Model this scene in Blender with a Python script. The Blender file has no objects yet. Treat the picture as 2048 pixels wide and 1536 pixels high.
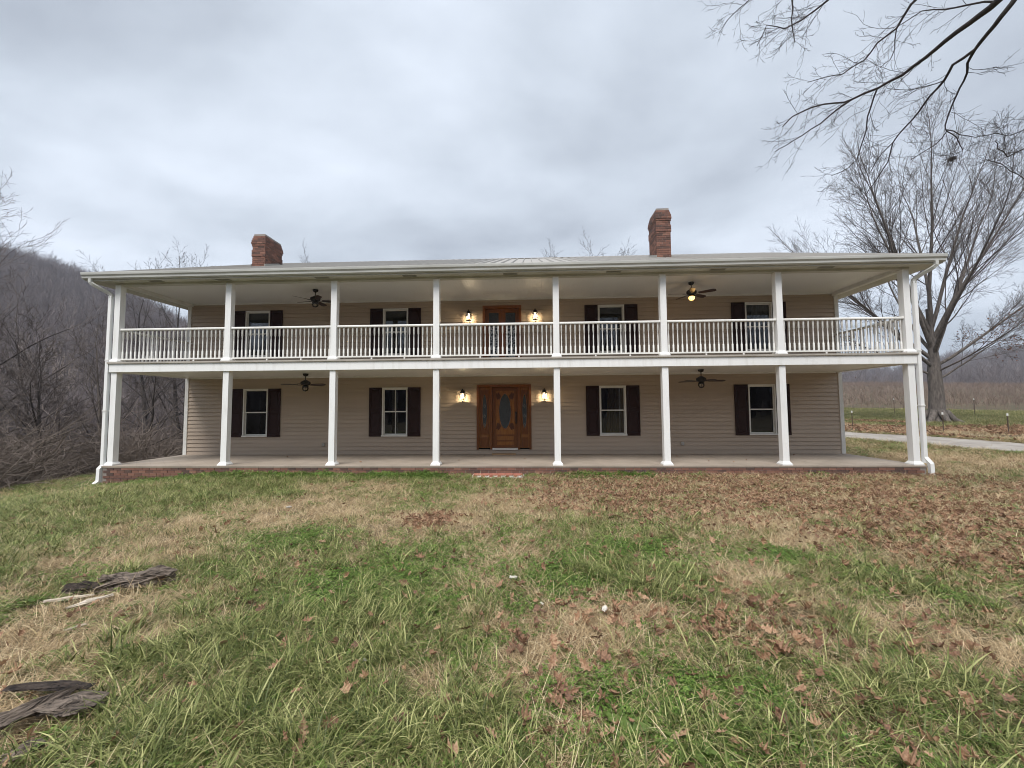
import bpy, math, random
import numpy as np
from mathutils import Vector, Matrix

scene = bpy.context.scene
col = scene.collection
R = random.Random(7)
NR = np.random.default_rng(11)
rad = math.radians

# ------------------------------------------------------------------ camera
CAM = Vector((0.9215, -11.3168, 1.5678))
PITCH, YAW, ROLL, FPX = 0.05732, 0.04291, -0.00673, 820.1
r0 = Vector((math.cos(YAW), math.sin(YAW), 0)); fh = Vector((-math.sin(YAW), math.cos(YAW), 0)); zz = Vector((0, 0, 1))
fw = fh * math.cos(PITCH) + zz * math.sin(PITCH)
u0 = -fh * math.sin(PITCH) + zz * math.cos(PITCH)
cr = r0 * math.cos(ROLL) + u0 * math.sin(ROLL)
cu = -r0 * math.sin(ROLL) + u0 * math.cos(ROLL)
cam_data = bpy.data.cameras.new('camera')
cam = bpy.data.objects.new('camera', cam_data)
col.objects.link(cam)
M = Matrix((cr, cu, -fw)).transposed().to_4x4(); M.translation = CAM
cam.matrix_world = M
cam_data.sensor_width = 36.0
cam_data.lens = FPX / 2048 * 36.0
cam_data.clip_start = 0.05
cam_data.clip_end = 5000
scene.camera = cam

# ------------------------------------------------------------------ sky, sun, exposure
SUN_EL, SUN_AZ = 58.0, 196.0           # sun behind the cloud deck, behind the camera
world = bpy.data.worlds.new('World'); scene.world = world; world.use_nodes = True
nt = world.node_tree; nt.nodes.clear()
def N(tree, t, **kw):
    n = tree.nodes.new(t)
    for k, v in kw.items():
        setattr(n, k, v)
    return n
out = N(nt, 'ShaderNodeOutputWorld')
sky = N(nt, 'ShaderNodeTexSky', sky_type='NISHITA', sun_disc=False)
sky.sun_elevation = rad(SUN_EL); sky.sun_rotation = rad(SUN_AZ)
bg1 = N(nt, 'ShaderNodeBackground'); bg1.inputs[1].default_value = 0.06
nt.links.new(sky.outputs[0], bg1.inputs[0])
tc = N(nt, 'ShaderNodeTexCoord')
sep = N(nt, 'ShaderNodeSeparateXYZ'); nt.links.new(tc.outputs['Generated'], sep.inputs[0])
ab = N(nt, 'ShaderNodeMath', operation='ABSOLUTE'); nt.links.new(sep.outputs[2], ab.inputs[0])
ad = N(nt, 'ShaderNodeMath', operation='ADD'); ad.inputs[1].default_value = 0.22; nt.links.new(ab.outputs[0], ad.inputs[0])
dv = N(nt, 'ShaderNodeVectorMath', operation='DIVIDE'); nt.links.new(tc.outputs['Generated'], dv.inputs[0]); nt.links.new(ad.outputs[0], dv.inputs[1])
mp = N(nt, 'ShaderNodeMapping'); mp.inputs['Rotation'].default_value = (0, 0, rad(35)); mp.inputs['Scale'].default_value = (0.85, 1.15, 0.7); mp.inputs['Location'].default_value = (3.1, 1.75, 0)
nt.links.new(dv.outputs[0], mp.inputs[0])
n1 = N(nt, 'ShaderNodeTexNoise'); n1.inputs['Scale'].default_value = 1.35; n1.inputs['Detail'].default_value = 6; n1.inputs['Roughness'].default_value = 0.5; n1.inputs['Distortion'].default_value = 0.15
nt.links.new(mp.outputs[0], n1.inputs[0])
cl = N(nt, 'ShaderNodeValToRGB')
e = cl.color_ramp.elements
e[0].position = 0.34; e[0].color = (0.29, 0.32, 0.365, 1)
e[1].position = 0.68; e[1].color = (0.54, 0.585, 0.655, 1)
m_ = e.new(0.5); m_.color = (0.40, 0.44, 0.495, 1)
nt.links.new(n1.outputs[0], cl.inputs[0])
bg2 = N(nt, 'ShaderNodeBackground'); bg2.inputs[1].default_value = 0.62
nt.links.new(cl.outputs[0], bg2.inputs[0])
mxs = N(nt, 'ShaderNodeMixShader'); mxs.inputs[0].default_value = 0.93
nt.links.new(bg1.outputs[0], mxs.inputs[1]); nt.links.new(bg2.outputs[0], mxs.inputs[2])
nt.links.new(mxs.outputs[0], out.inputs[0])

sun_d = bpy.data.lights.new('sun', 'SUN'); sun_d.energy = 1.5; sun_d.angle = rad(30); sun_d.color = (1.0, 0.97, 0.93)
sun = bpy.data.objects.new('sun', sun_d); col.objects.link(sun)
az = rad(SUN_AZ); el = rad(SUN_EL)
sdir = Vector((math.sin(az) * math.cos(el), math.cos(az) * math.cos(el), math.sin(el)))
sun.rotation_euler = sdir.to_track_quat('Z', 'Y').to_euler()

vs = scene.view_settings
vs.view_transform = 'Standard'; vs.look = 'None'; vs.exposure = 1.5; vs.gamma = 1.0; vs.use_curve_mapping = False
scene.cycles.use_denoising = True
scene.cycles.filter_width = 1.0
scene.cycles.caustics_reflective = False; scene.cycles.caustics_refractive = False
scene.cycles.max_bounces = 6
scene.cycles.adaptive_threshold = 0.01
scene.cycles.transparent_max_bounces = 12
scene.cycles.sample_clamp_indirect = 6.0

# ------------------------------------------------------------------ helpers: materials
MATS = {}
def mat(name, color, rough=0.6, color2=None, nscale=4.0, ndetail=5, rnd=0.0, island=0.0, bump=0.0, bscale=40.0, metal=0.0,
        trans=0.0, stretch=None, ramp=(0.35, 0.65), spec=0.4, coord='Object', hue=None):
    """Principled material; colour mixes with color2 by noise, by object (rnd) or by mesh island (island)."""
    m = bpy.data.materials.new(name); m.use_nodes = True
    t = m.node_tree; b = t.nodes['Principled BSDF']; o = t.nodes['Material Output']
    b.inputs['Roughness'].default_value = rough; b.inputs['Metallic'].default_value = metal
    b.inputs['Specular IOR Level'].default_value = spec
    c1 = (*color, 1); c2 = (*(color2 or color), 1)
    tcn = N(t, 'ShaderNodeTexCoord'); vec = tcn.outputs[coord]
    if stretch:
        mpn = N(t, 'ShaderNodeMapping'); mpn.inputs['Scale'].default_value = stretch
        t.links.new(vec, mpn.inputs[0]); vec = mpn.outputs[0]
    no = N(t, 'ShaderNodeTexNoise'); no.inputs['Scale'].default_value = nscale; no.inputs['Detail'].default_value = ndetail
    no.inputs['Roughness'].default_value = 0.6
    t.links.new(vec, no.inputs[0])
    mr = N(t, 'ShaderNodeMapRange'); mr.inputs[1].default_value = ramp[0]; mr.inputs[2].default_value = ramp[1]
    t.links.new(no.outputs[0], mr.inputs[0]); fac = mr.outputs[0]
    def blend(fac, src, w):
        mx = N(t, 'ShaderNodeMix'); mx.data_type = 'FLOAT'; mx.inputs[0].default_value = w
        t.links.new(fac, mx.inputs[2]); t.links.new(src, mx.inputs[3]); return mx.outputs[0]
    if rnd:
        oi = N(t, 'ShaderNodeObjectInfo'); fac = blend(fac, oi.outputs['Random'], rnd)
    if island:
        ge = N(t, 'ShaderNodeNewGeometry'); fac = blend(fac, ge.outputs['Random Per Island'], island)
    cm = N(t, 'ShaderNodeMix'); cm.data_type = 'RGBA'; cm.inputs[6].default_value = c1; cm.inputs[7].default_value = c2
    t.links.new(fac, cm.inputs[0]); cout = cm.outputs[2]
    if hue:
        cr_ = N(t, 'ShaderNodeValToRGB'); els = cr_.color_ramp.elements
        els[0].position = hue[0][0]; els[0].color = (*hue[0][1], 1); els[1].position = hue[-1][0]; els[1].color = (*hue[-1][1], 1)
        for p_, c_ in hue[1:-1]:
            els.new(p_).color = (*c_, 1)
        t.links.new(fac, cr_.inputs[0]); cout = cr_.outputs[0]
    t.links.new(cout, b.inputs['Base Color'])
    if bump:
        bn = N(t, 'ShaderNodeTexNoise'); bn.inputs['Scale'].default_value = bscale; bn.inputs['Detail'].default_value = 6
        t.links.new(vec, bn.inputs[0])
        bu = N(t, 'ShaderNodeBump'); bu.inputs['Strength'].default_value = bump; bu.inputs['Distance'].default_value = 0.02
        t.links.new(bn.outputs[0], bu.inputs['Height']); t.links.new(bu.outputs[0], b.inputs['Normal'])
    if trans:
        tr = N(t, 'ShaderNodeBsdfTranslucent'); t.links.new(cout, tr.inputs[0])
        ms = N(t, 'ShaderNodeMixShader'); ms.inputs[0].default_value = trans
        t.links.new(b.outputs[0], ms.inputs[1]); t.links.new(tr.outputs[0], ms.inputs[2]); t.links.new(ms.outputs[0], o.inputs[0])
    MATS[name] = m
    return m

mat('white_paint', (0.86, 0.86, 0.85), 0.45, (0.66, 0.645, 0.61), 2.2, ramp=(0.50, 0.95), bump=0.06, stretch=(3, 3, .5))
mat('white_trim', (0.82, 0.81, 0.79), 0.4, (0.72, 0.71, 0.67), 3)
mat('gutter_paint', (0.58, 0.58, 0.55), 0.4, (0.40, 0.40, 0.37), 0.8, stretch=(1, 4, 6), ramp=(0.42, 0.8))
mat('soffit_paint', (0.62, 0.61, 0.56), 0.5, (0.50, 0.49, 0.43), 1.2)
mat('vent_grey', (0.36, 0.35, 0.32), 0.5)
mat('ceiling_paint', (0.88, 0.875, 0.86), 0.4, (0.85, 0.845, 0.83), 1.2)
mat('siding', (0.50, 0.405, 0.318), 0.5, (0.43, 0.345, 0.268), 2.0, rnd=0.35, bump=0.08, bscale=25, stretch=(0.3, 1, 3))
mat('shutter_paint', (0.024, 0.010, 0.009), 0.45, (0.033, 0.014, 0.013), 6, spec=0.2)
mat('roof_metal', (0.42, 0.39, 0.35), 0.45, (0.33, 0.31, 0.28), 1.5, metal=0.15, rnd=0.2)
mat('concrete', (0.47, 0.43, 0.38), 0.85, (0.37, 0.335, 0.295), 2.2, bump=0.12, bscale=60)
mat('mortar', (0.34, 0.30, 0.27), 0.9, (0.24, 0.21, 0.19), 5)
mat('brick_red', (0.24, 0.085, 0.055), 0.85, (0.13, 0.06, 0.05), 14, rnd=0.75, bump=0.3, bscale=70, ramp=(0.3, 0.7),
    hue=[(0.0, (0.29, 0.155, 0.112)), (0.35, (0.205, 0.098, 0.072)), (0.7, (0.135, 0.073, 0.058)), (1.0, (0.07, 0.052, 0.047))])
mat('brick_paver', (0.42, 0.15, 0.10), 0.85, (0.30, 0.12, 0.09), 14, rnd=0.6, bump=0.3)
mat('door_wood', (0.21, 0.070, 0.016), 0.33, (0.135, 0.042, 0.010), 5, stretch=(7, 7, 0.8), bump=0.05)
mat('door_wood_light', (0.34, 0.135, 0.032), 0.33, (0.22, 0.078, 0.018), 5, stretch=(7, 7, 0.8), bump=0.05)
mat('door_carving', (0.07, 0.018, 0.006), 0.4, (0.10, 0.03, 0.008), 20)
mat('bare_plank', (0.42, 0.28, 0.16), 0.7, (0.33, 0.21, 0.12), 4, stretch=(1, 9, 9))
mat('black_metal', (0.018, 0.016, 0.015), 0.4, (0.03, 0.027, 0.025), 10)
mat('fan_blade', (0.030, 0.014, 0.009), 0.4, (0.045, 0.02, 0.013), 8)
mat('interior', (0.05, 0.045, 0.04), 0.9)
mat('blind', (0.55, 0.55, 0.54), 0.8, (0.47, 0.47, 0.46), 3)
mat('curtain', (0.78, 0.46, 0.18), 0.9, (0.55, 0.29, 0.10), 5, trans=0.3)
mat('outlet_grey', (0.45, 0.44, 0.42), 0.5)
mat('steel_dark', (0.07, 0.055, 0.045), 0.6, (0.12, 0.08, 0.055), 9)
mat('bark', (0.125, 0.105, 0.090), 0.9, (0.065, 0.052, 0.045), 3.0, stretch=(6, 6, 1.2), bump=0.7, bscale=12)
mat('bark_dark', (0.060, 0.050, 0.046), 0.9, (0.034, 0.028, 0.026), 3.0, stretch=(5, 5, 1.5), bump=0.5, bscale=16)
mat('twig', (0.125, 0.103, 0.092), 0.85, (0.075, 0.060, 0.054), 2.0)
mat('bark_grey', (0.165, 0.142, 0.125), 0.9, (0.075, 0.063, 0.056), 2.0, stretch=(5, 5, 1.0), bump=0.7, bscale=8)
mat('twig_grey', (0.105, 0.088, 0.08), 0.85, (0.065, 0.054, 0.05), 2.0)
mat('twig_dark', (0.050, 0.040, 0.038), 0.85, (0.032, 0.026, 0.025), 2.0)
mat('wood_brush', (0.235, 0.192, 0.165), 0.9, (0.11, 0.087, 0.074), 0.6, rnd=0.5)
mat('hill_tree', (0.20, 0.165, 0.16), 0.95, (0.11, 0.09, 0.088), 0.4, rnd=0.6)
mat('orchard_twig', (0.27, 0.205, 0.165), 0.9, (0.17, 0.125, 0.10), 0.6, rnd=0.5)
mat('oak_leaf', (0.20, 0.085, 0.04), 0.7, (0.12, 0.05, 0.028), 3, island=0.7, trans=0.25)
mat('dead_leaf', (0.30, 0.155, 0.085), 0.65, (0.105, 0.048, 0.030), 9, rnd=0.6, trans=0.15, bump=0.2, bscale=60,
    hue=[(0.0, (0.55, 0.39, 0.25)), (0.35, (0.37, 0.22, 0.13)), (0.7, (0.21, 0.113, 0.068)), (1.0, (0.085, 0.05, 0.035))])
mat('rot_wood', (0.25, 0.198, 0.158), 0.9, (0.028, 0.021, 0.017), 9, stretch=(1, 5, 5), bump=1.0, bscale=30, ramp=(0.40, 0.66))
mat('rot_bark', (0.085, 0.063, 0.050), 0.9, (0.016, 0.012, 0.011), 10, stretch=(1.5, 5, 5), bump=1.0, bscale=30)
mat('pale_wood', (0.62, 0.55, 0.45), 0.8, (0.42, 0.35, 0.27), 6, stretch=(1, 8, 8), bump=0.2)
mat('white_chip', (0.66, 0.63, 0.58), 0.8, (0.50, 0.46, 0.40), 9)
G = dict(rough=0.45, trans=0.22, spec=0.22, coord='Object')
mat('grass_tall', (0.1, 0.1, 0.1), nscale=3, rnd=0.25, island=0.7, hue=[(0.15, (0.055, 0.075, 0.02)), (0.5, (0.19, 0.218, 0.064)), (0.85, (0.56, 0.55, 0.25))], **G)
mat('grass_mid', (0.1, 0.1, 0.1), nscale=3, rnd=0.3, island=0.7, hue=[(0.15, (0.055, 0.072, 0.018)), (0.5, (0.20, 0.215, 0.068)), (0.85, (0.60, 0.51, 0.26))], **G)
mat('straw', (0.1, 0.1, 0.1), nscale=3, rnd=0.25, island=0.7, hue=[(0.15, (0.18, 0.12, 0.062)), (0.5, (0.54, 0.40, 0.23)), (0.85, (0.88, 0.74, 0.50))], **G)
mat('clover_green', (0.1, 0.1, 0.1), nscale=3, rnd=0.3, island=0.6, hue=[(0.15, (0.04, 0.085, 0.014)), (0.5, (0.115, 0.195, 0.036)), (0.85, (0.26, 0.36, 0.09))], **G)
mat('weed_green', (0.085, 0.145, 0.03), color2=(0.20, 0.27, 0.08), nscale=6, island=0.4, **G)
mat('post_white', (0.75, 0.75, 0.72), 0.5)
mat('nest', (0.06, 0.045, 0.035), 0.9)

# gravel
def gravel():
    m = mat('gravel', (0.36, 0.33, 0.295), 0.95, (0.24, 0.215, 0.19), 1.2, bump=0.6, bscale=30)
gravel()

# ground: soil, thatch and moss tones, darkened to paint shade between the blades
def ground_mat():
    m = mat('ground_soil', (0.115, 0.085, 0.050), 0.95, (0.085, 0.095, 0.038), 0.7, bump=0.6, bscale=18,
            hue=[(0.0, (0.055, 0.052, 0.022)), (0.45, (0.08, 0.062, 0.034)), (0.75, (0.115, 0.08, 0.046)), (1.0, (0.075, 0.05, 0.032))])
ground_mat()
mat('forest_floor', (0.135, 0.102, 0.080), 0.95, (0.085, 0.066, 0.054), 0.25, bump=0.6, bscale=3)

# beadboard ceiling: narrow boards run from wall to eave
def beadboard():
    m = MATS['ceiling_paint']; t = m.node_tree; b = t.nodes['Principled BSDF']
    tcn = N(t, 'ShaderNodeTexCoord')
    w = N(t, 'ShaderNodeTexWave', wave_type='BANDS', bands_direction='X', wave_profile='SIN'); w.inputs['Scale'].default_value = 4.0
    t.links.new(tcn.outputs['Object'], w.inputs[0])
    pw = N(t, 'ShaderNodeMath', operation='POWER'); pw.inputs[1].default_value = 0.25; t.links.new(w.outputs[1], pw.inputs[0])
    bu = N(t, 'ShaderNodeBump'); bu.inputs['Strength'].default_value = 0.5; bu.inputs['Distance'].default_value = 0.006
    t.links.new(pw.outputs[0], bu.inputs['Height']); t.links.new(bu.outputs[0], b.inputs['Normal'])
beadboard()

def glass(name, tint, refl, rough=0.02):
    m = bpy.data.materials.new(name); m.use_nodes = True; t = m.node_tree; t.nodes.clear()
    o = N(t, 'ShaderNodeOutputMaterial'); tr = N(t, 'ShaderNodeBsdfTransparent'); tr.inputs[0].default_value = (*tint, 1)
    gl = N(t, 'ShaderNodeBsdfGlossy'); gl.inputs['Roughness'].default_value = rough
    lw = N(t, 'ShaderNodeFresnel'); lw.inputs[0].default_value = 1.5
    mu = N(t, 'ShaderNodeMath', operation='MULTIPLY_ADD'); mu.inputs[1].default_value = 1.0; mu.inputs[2].default_value = refl; mu.use_clamp = True
    t.links.new(lw.outputs[0], mu.inputs[0])
    mx = N(t, 'ShaderNodeMixShader'); t.links.new(mu.outputs[0], mx.inputs[0]); t.links.new(tr.outputs[0], mx.inputs[1]); t.links.new(gl.outputs[0], mx.inputs[2])
    t.links.new(mx.outputs[0], o.inputs[0]); MATS[name] = m
glass('window_glass', (0.55, 0.58, 0.62), 0.02)
glass('lantern_glass', (0.96, 0.95, 0.92), 0.02)
mat('obscure_glass', (0.020, 0.024, 0.028), 0.22, (0.045, 0.052, 0.058), 30, bump=0.5, bscale=60, spec=0.6)

def leaded():
    m = mat('leaded_glass', (0.03, 0.035, 0.04), 0.2, (0.05, 0.055, 0.06), 20)
    t = m.node_tree; b = t.nodes['Principled BSDF']
    tcn = N(t, 'ShaderNodeTexCoord'); v = N(t, 'ShaderNodeTexVoronoi', feature='DISTANCE_TO_EDGE'); v.inputs['Scale'].default_value = 9
    t.links.new(tcn.outputs['Object'], v.inputs[0])
    lt = N(t, 'ShaderNodeMath', operation='LESS_THAN'); lt.inputs[1].default_value = 0.10; t.links.new(v.outputs[0], lt.inputs[0])
    cm = N(t, 'ShaderNodeMix'); cm.data_type = 'RGBA'; cm.inputs[6].default_value = (0.03, 0.035, 0.04, 1); cm.inputs[7].default_value = (0.42, 0.45, 0.48, 1)
    t.links.new(lt.outputs[0], cm.inputs[0]); t.links.new(cm.outputs[2], b.inputs['Base Color'])
leaded()

def emit(name, color, s):
    m = bpy.data.materials.new(name); m.use_nodes = True; t = m.node_tree
    b = t.nodes['Principled BSDF']; b.inputs['Base Color'].default_value = (*color, 1)
    b.inputs['Emission Color'].default_value = (*color, 1); b.inputs['Emission Strength'].default_value = s
    MATS[name] = m
emit('bulb_glow', (1.0, 0.80, 0.50), 14.0)
emit('globe_glow', (1.0, 0.55, 0.16), 1.5)

def floor_mat():
    m = mat('porch_floor', (0.37, 0.31, 0.255), 0.75, (0.28, 0.235, 0.19), 1.3, bump=0.05)
    t = m.node_tree; b = t.nodes['Principled BSDF']
    tcn = N(t, 'ShaderNodeTexCoord'); mpn = N(t, 'ShaderNodeMapping'); mpn.inputs['Rotation'].default_value = (0, 0, rad(45))
    t.links.new(tcn.outputs['Object'], mpn.inputs[0])
    br = N(t, 'ShaderNodeTexBrick'); br.offset = 0.0; br.inputs['Scale'].default_value = 3.3; br.inputs['Mortar Size'].default_value = 0.012
    br.inputs['Brick Width'].default_value = 1.0; br.inputs['Row Height'].default_value = 1.0
    t.links.new(mpn.outputs[0], br.inputs[0])
    src = b.inputs['Base Color'].links[0].from_socket
    mx = N(t, 'ShaderNodeMix'); mx.data_type = 'RGBA'; mx.inputs[7].default_value = (0.20, 0.175, 0.15, 1)
    fm = N(t, 'ShaderNodeMath', operation='MULTIPLY'); fm.inputs[1].default_value = 0.55
    t.links.new(br.outputs['Fac'], fm.inputs[0]); t.links.new(fm.outputs[0], mx.inputs[0]); t.links.new(src, mx.inputs[6]); t.links.new(mx.outputs[2], b.inputs['Base Color'])
floor_mat()

# ------------------------------------------------------------------ helpers: meshes and objects
class MB:
    def __init__(s):
        s.v = []; s.f = []
    def box(s, x0, x1, y0, y1, z0, z1):
        n = len(s.v)
        s.v += [(x0, y0, z0), (x1, y0, z0), (x1, y1, z0), (x0, y1, z0), (x0, y0, z1), (x1, y0, z1), (x1, y1, z1), (x0, y1, z1)]
        s.f += [(n, n+3, n+2, n+1), (n+4, n+5, n+6, n+7), (n, n+1, n+5, n+4), (n+1, n+2, n+6, n+5), (n+2, n+3, n+7, n+6), (n+3, n, n+4, n+7)]
        return s
    def frustum(s, cx, cy, z0, z1, a0, a1):
        n = len(s.v)
        for z, a in ((z0, a0), (z1, a1)):
            s.v += [(cx-a, cy-a, z), (cx+a, cy-a, z), (cx+a, cy+a, z), (cx-a, cy+a, z)]
        s.f += [(n, n+3, n+2, n+1), (n+4, n+5, n+6, n+7), (n, n+1, n+5, n+4), (n+1, n+2, n+6, n+5), (n+2, n+3, n+7, n+6), (n+3, n, n+4, n+7)]
        return s
    def lathe(s, prof, n=8, cx=0, cy=0, cap=True):
        b = len(s.v)
        for r, z in prof:
            for k in range(n):
                a = 2*math.pi*(k+.5)/n
                s.v.append((cx+r*math.cos(a), cy+r*math.sin(a), z))
        for i in range(len(prof)-1):
            for k in range(n):
                s.f.append((b+i*n+k, b+i*n+(k+1) % n, b+(i+1)*n+(k+1) % n, b+(i+1)*n+k))
        if cap:
            s.f.append(tuple(b+k for k in reversed(range(n)))); m = b+(len(prof)-1)*n
            s.f.append(tuple(m+k for k in range(n)))
        return s
    def tube(s, pts, rr, n=4, cap=False, sq=False):
        b = len(s.v); L = len(pts); ref = None
        for i in range(L):
            d = (pts[min(i+1, L-1)] - pts[max(i-1, 0)])
            if d.length < 1e-9: d = Vector((0, 0, 1))
            d.normalize()
            if ref is None:
                ref = Vector((0, 1, 0)) if abs(d.y) < .9 else Vector((1, 0, 0))
            a1 = d.cross(ref); 
            if a1.length < 1e-6: a1 = d.cross(Vector((1, 0, 0)))
            a1.normalize(); a2 = d.cross(a1); ref = -a2 if a2.dot(ref) < 0 else a2
            r = rr[i]; p = pts[i]
            for k in range(n):
                a = 2*math.pi*(k + (.5 if sq else 0))/n; c = math.cos(a)*r; q = math.sin(a)*r
                s.v.append((p.x+a1.x*c+a2.x*q, p.y+a1.y*c+a2.y*q, p.z+a1.z*c+a2.z*q))
        for i in range(L-1):
            for k in range(n):
                s.f.append((b+i*n+k, b+i*n+(k+1) % n, b+(i+1)*n+(k+1) % n, b+(i+1)*n+k))
        if cap:
            s.f.append(tuple(b+k for k in range(n))); m = b+(L-1)*n
            s.f.append(tuple(m+k for k in reversed(range(n))))
        return s
    def prism(s, poly, y0, y1):
        """poly: (x,z) outline, extruded in y"""
        b = len(s.v); n = len(poly)
        for y in (y0, y1):
            s.v += [(x, y, z) for x, z in poly]
        s.f.append(tuple(b+k for k in range(n))); s.f.append(tuple(b+n+k for k in reversed(range(n))))
        for k in range(n):
            s.f.append((b+k, b+n+k, b+n+(k+1) % n, b+(k+1) % n))
        return s
    def mesh(s, name, m, smooth=False):
        me = bpy.data.meshes.new(name); me.from_pydata(s.v, [], s.f)
        if m: me.materials.append(MATS[m])
        if smooth: me.polygons.foreach_set('use_smooth', [True]*len(me.polygons))
        me.update(); return me
    def build(s, name, m, parent=None, smooth=False, loc=None):
        return link(name, s.mesh(name, m, smooth), parent, loc)

def link(name, me, parent=None, loc=None):
    o = bpy.data.objects.new(name, me); col.objects.link(o)
    if parent: o.parent = parent
    if loc is not None: o.location = loc
    return o
def tag(o, label=None, cat=None, group=None, kind=None):
    if label: o['label'] = label
    if cat: o['category'] = cat
    if group: o['group'] = group
    if kind: o['kind'] = kind
    return o
def empty(name, loc, label, cat, group=None, rz=0):
    o = bpy.data.objects.new(name, None); col.objects.link(o); o.location = loc; o.rotation_euler.z = rz
    o.empty_display_size = 0.2
    return tag(o, label, cat, group)
def copy_tree(o, parent=None):
    c = o.copy(); col.objects.link(c); c.parent = parent
    for ch in list(o.children): copy_tree(ch, c)
    return c

# ------------------------------------------------------------------ terrain
def sm(a, b, t):
    t = np.clip((t-a)/(b-a), 0, 1); return t*t*(3-2*t)
def vnoise(x, y, seed=0):
    def h(i, j):
        s = np.sin(i*127.1 + j*311.7 + seed*74.7)*43758.5453; return s-np.floor(s)
    i = np.floor(x); j = np.floor(y); u = x-i; v = y-j; u = u*u*(3-2*u); v = v*v*(3-2*v)
    return (h(i, j)*(1-u)+h(i+1, j)*u)*(1-v)+(h(i, j+1)*(1-u)+h(i+1, j+1)*u)*v
def fbm(x, y, seed=0, o=4):
    s = 0; a = .5
    for k in range(o):
        s = s+a*vnoise(x*2**k, y*2**k, seed+k); a *= .5
    return s
AZ = np.radians([-180, -120, -75, -54.3, -49.4, -46, -41, -25, 0, 25, 36.8, 41, 44.6, 49, 65, 110, 180])
TE = np.array([.10, .14, .19, .212, .198, .178, .130, .08, .05, .05, .058, .050, .066, .070, .07, .08, .10])
R2 = np.array([420, 400, 500, 520, 520, 520, 520, 560, 620, 700, 700, 700, 680, 680, 640, 520, 420.])
def gz(x, y):
    x = np.asarray(x, float); y = np.asarray(y, float)
    z = -.255*sm(-9, -.5, y) - .3*sm(7, 11.5, -x)*sm(-9, -1, y)
    z = z - .22*np.clip(-13.3-x, 0, 16) - .05*sm(11, 13.3, -x)
    z = z + sm(-9, -3, x)*(.036*np.clip(y-4, 0, 400) + .05*np.clip(y-48, 0, 100))
    z = z + .05*(fbm(x*.9, y*.9, 3)-.47)*sm(0.6, 2.2, np.hypot(np.clip(np.abs(x)-11, 0, 99), np.clip(np.abs(y-6)-6, 0, 99)))
    dx = x-CAM.x; dy = y-CAM.y; r = np.hypot(dx, dy); th = np.arctan2(dx, dy)
    te = np.interp(th, AZ, TE); r2 = np.interp(th, AZ, R2)
    hill = te*r2*sm(.16, 1.0, r/r2)*np.where(th < -.35, 1, sm(.25, 1., r/r2))
    hill = hill*(1 + .10*(fbm(x*.012, y*.012, 9)-.47))
    w = sm(45, 130, r)
    return z*(1-w*sm(.2, .6, r/r2)) + hill*w
def axis(lo, hi, mid0, mid1, step):
    a = list(np.arange(mid0, mid1+1e-6, step)); s = step; p = mid1
    while p < hi: s *= 1.09; p += s; a.append(p)
    s = step; p = mid0
    while p > lo: s *= 1.09; p -= s; a.insert(0, p)
    return np.array(a)
xs = axis(-1000, 1000, -15, 16, .3); ys = axis(-700, 1100, -13, 3, .3)
X, Y = np.meshgrid(xs, ys); Z = gz(X, Y)
nx, ny = len(xs), len(ys)
V = np.stack([X.ravel(), Y.ravel(), Z.ravel()], 1)
ii, jj = np.meshgrid(np.arange(nx-1), np.arange(ny-1)); a = (jj*nx+ii).ravel()
F = np.stack([a, a+1, a+nx+1, a+nx], 1)
def np_mesh(name, V, F, m, smooth=True):
    me = bpy.data.meshes.new(name); k = F.shape[1]
    me.vertices.add(len(V)); me.vertices.foreach_set('co', V.astype(np.float32).ravel())
    me.loops.add(F.size); me.loops.foreach_set('vertex_index', F.astype(np.int32).ravel())
    me.polygons.add(len(F)); me.polygons.foreach_set('loop_start', np.arange(0, F.size, k, dtype=np.int32)); me.polygons.foreach_set('loop_total', np.full(len(F), k, np.int32))
    me.polygons.foreach_set('use_smooth', np.full(len(F), smooth)); me.update(calc_edges=True)
    if m: me.materials.append(MATS[m])
    return me
gme = np_mesh('ground', V, F, 'ground_soil'); gme.materials.append(MATS['forest_floor'])
fc = V[F].mean(1); fr_ = np.hypot(fc[:, 0]-CAM.x, fc[:, 1]-CAM.y)
gme.polygons.foreach_set('material_index', ((fc[:, 0] < -14.2-.25*np.clip(-fc[:, 1], 0, 40)) | (fr_ > 190)).astype(np.int32))
tag(link('ground', gme), 'rolling lawn and hillside ground with patchy soil', kind='structure')
def gp(x, y, dz=0):
    return Vector((x, y, float(gz(x, y))+dz))

# gravel drive, a strip laid 2 cm over the ground
def drive():
    far = [(12.0, 17.6), (18.6, 12.6), (20.6, 10.2), (22.0, 7.3), (24.0, 2.5), (25.5, -4), (26, -14)]
    near = [(10.5, 14.6), (16.3, 9.6), (17.6, 7.0), (18.9, 4.4), (20.6, 0.5), (21.8, -5), (22.3, -14)]
    P = []
    def interp(L, t):
        f = t*(len(L)-1); i = min(int(f), len(L)-2); u = f-i
        return np.array(L[i])*(1-u)+np.array(L[i+1])*u
    n, m = 60, 10; Vv = []
    for i in range(n+1):
        A = interp(far, i/n); B = interp(near, i/n)
        for j in range(m+1):
            w = j/m; jit = (fbm(i*.7, j*.3+5, 4)-.47)*.5 if j in (0, m) else 0
            p = A*(1-w)+B*w + np.array([jit, jit]); z = float(gz(p[0], p[1]))+.03+.012*math.sin(math.pi*w)
            Vv.append((p[0], p[1], z))
    Vv = np.array(Vv); i2, j2 = np.meshgrid(np.arange(n), np.arange(m)); a = (i2*(m+1)+j2).ravel()
    F = np.stack([a, a+m+1, a+m+2, a+1], 1)
    tag(link('gravel_drive', np_mesh('gravel_drive', Vv, F, 'gravel')), 'pale gravel drive curving past the house', kind='structure')
drive()

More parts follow.
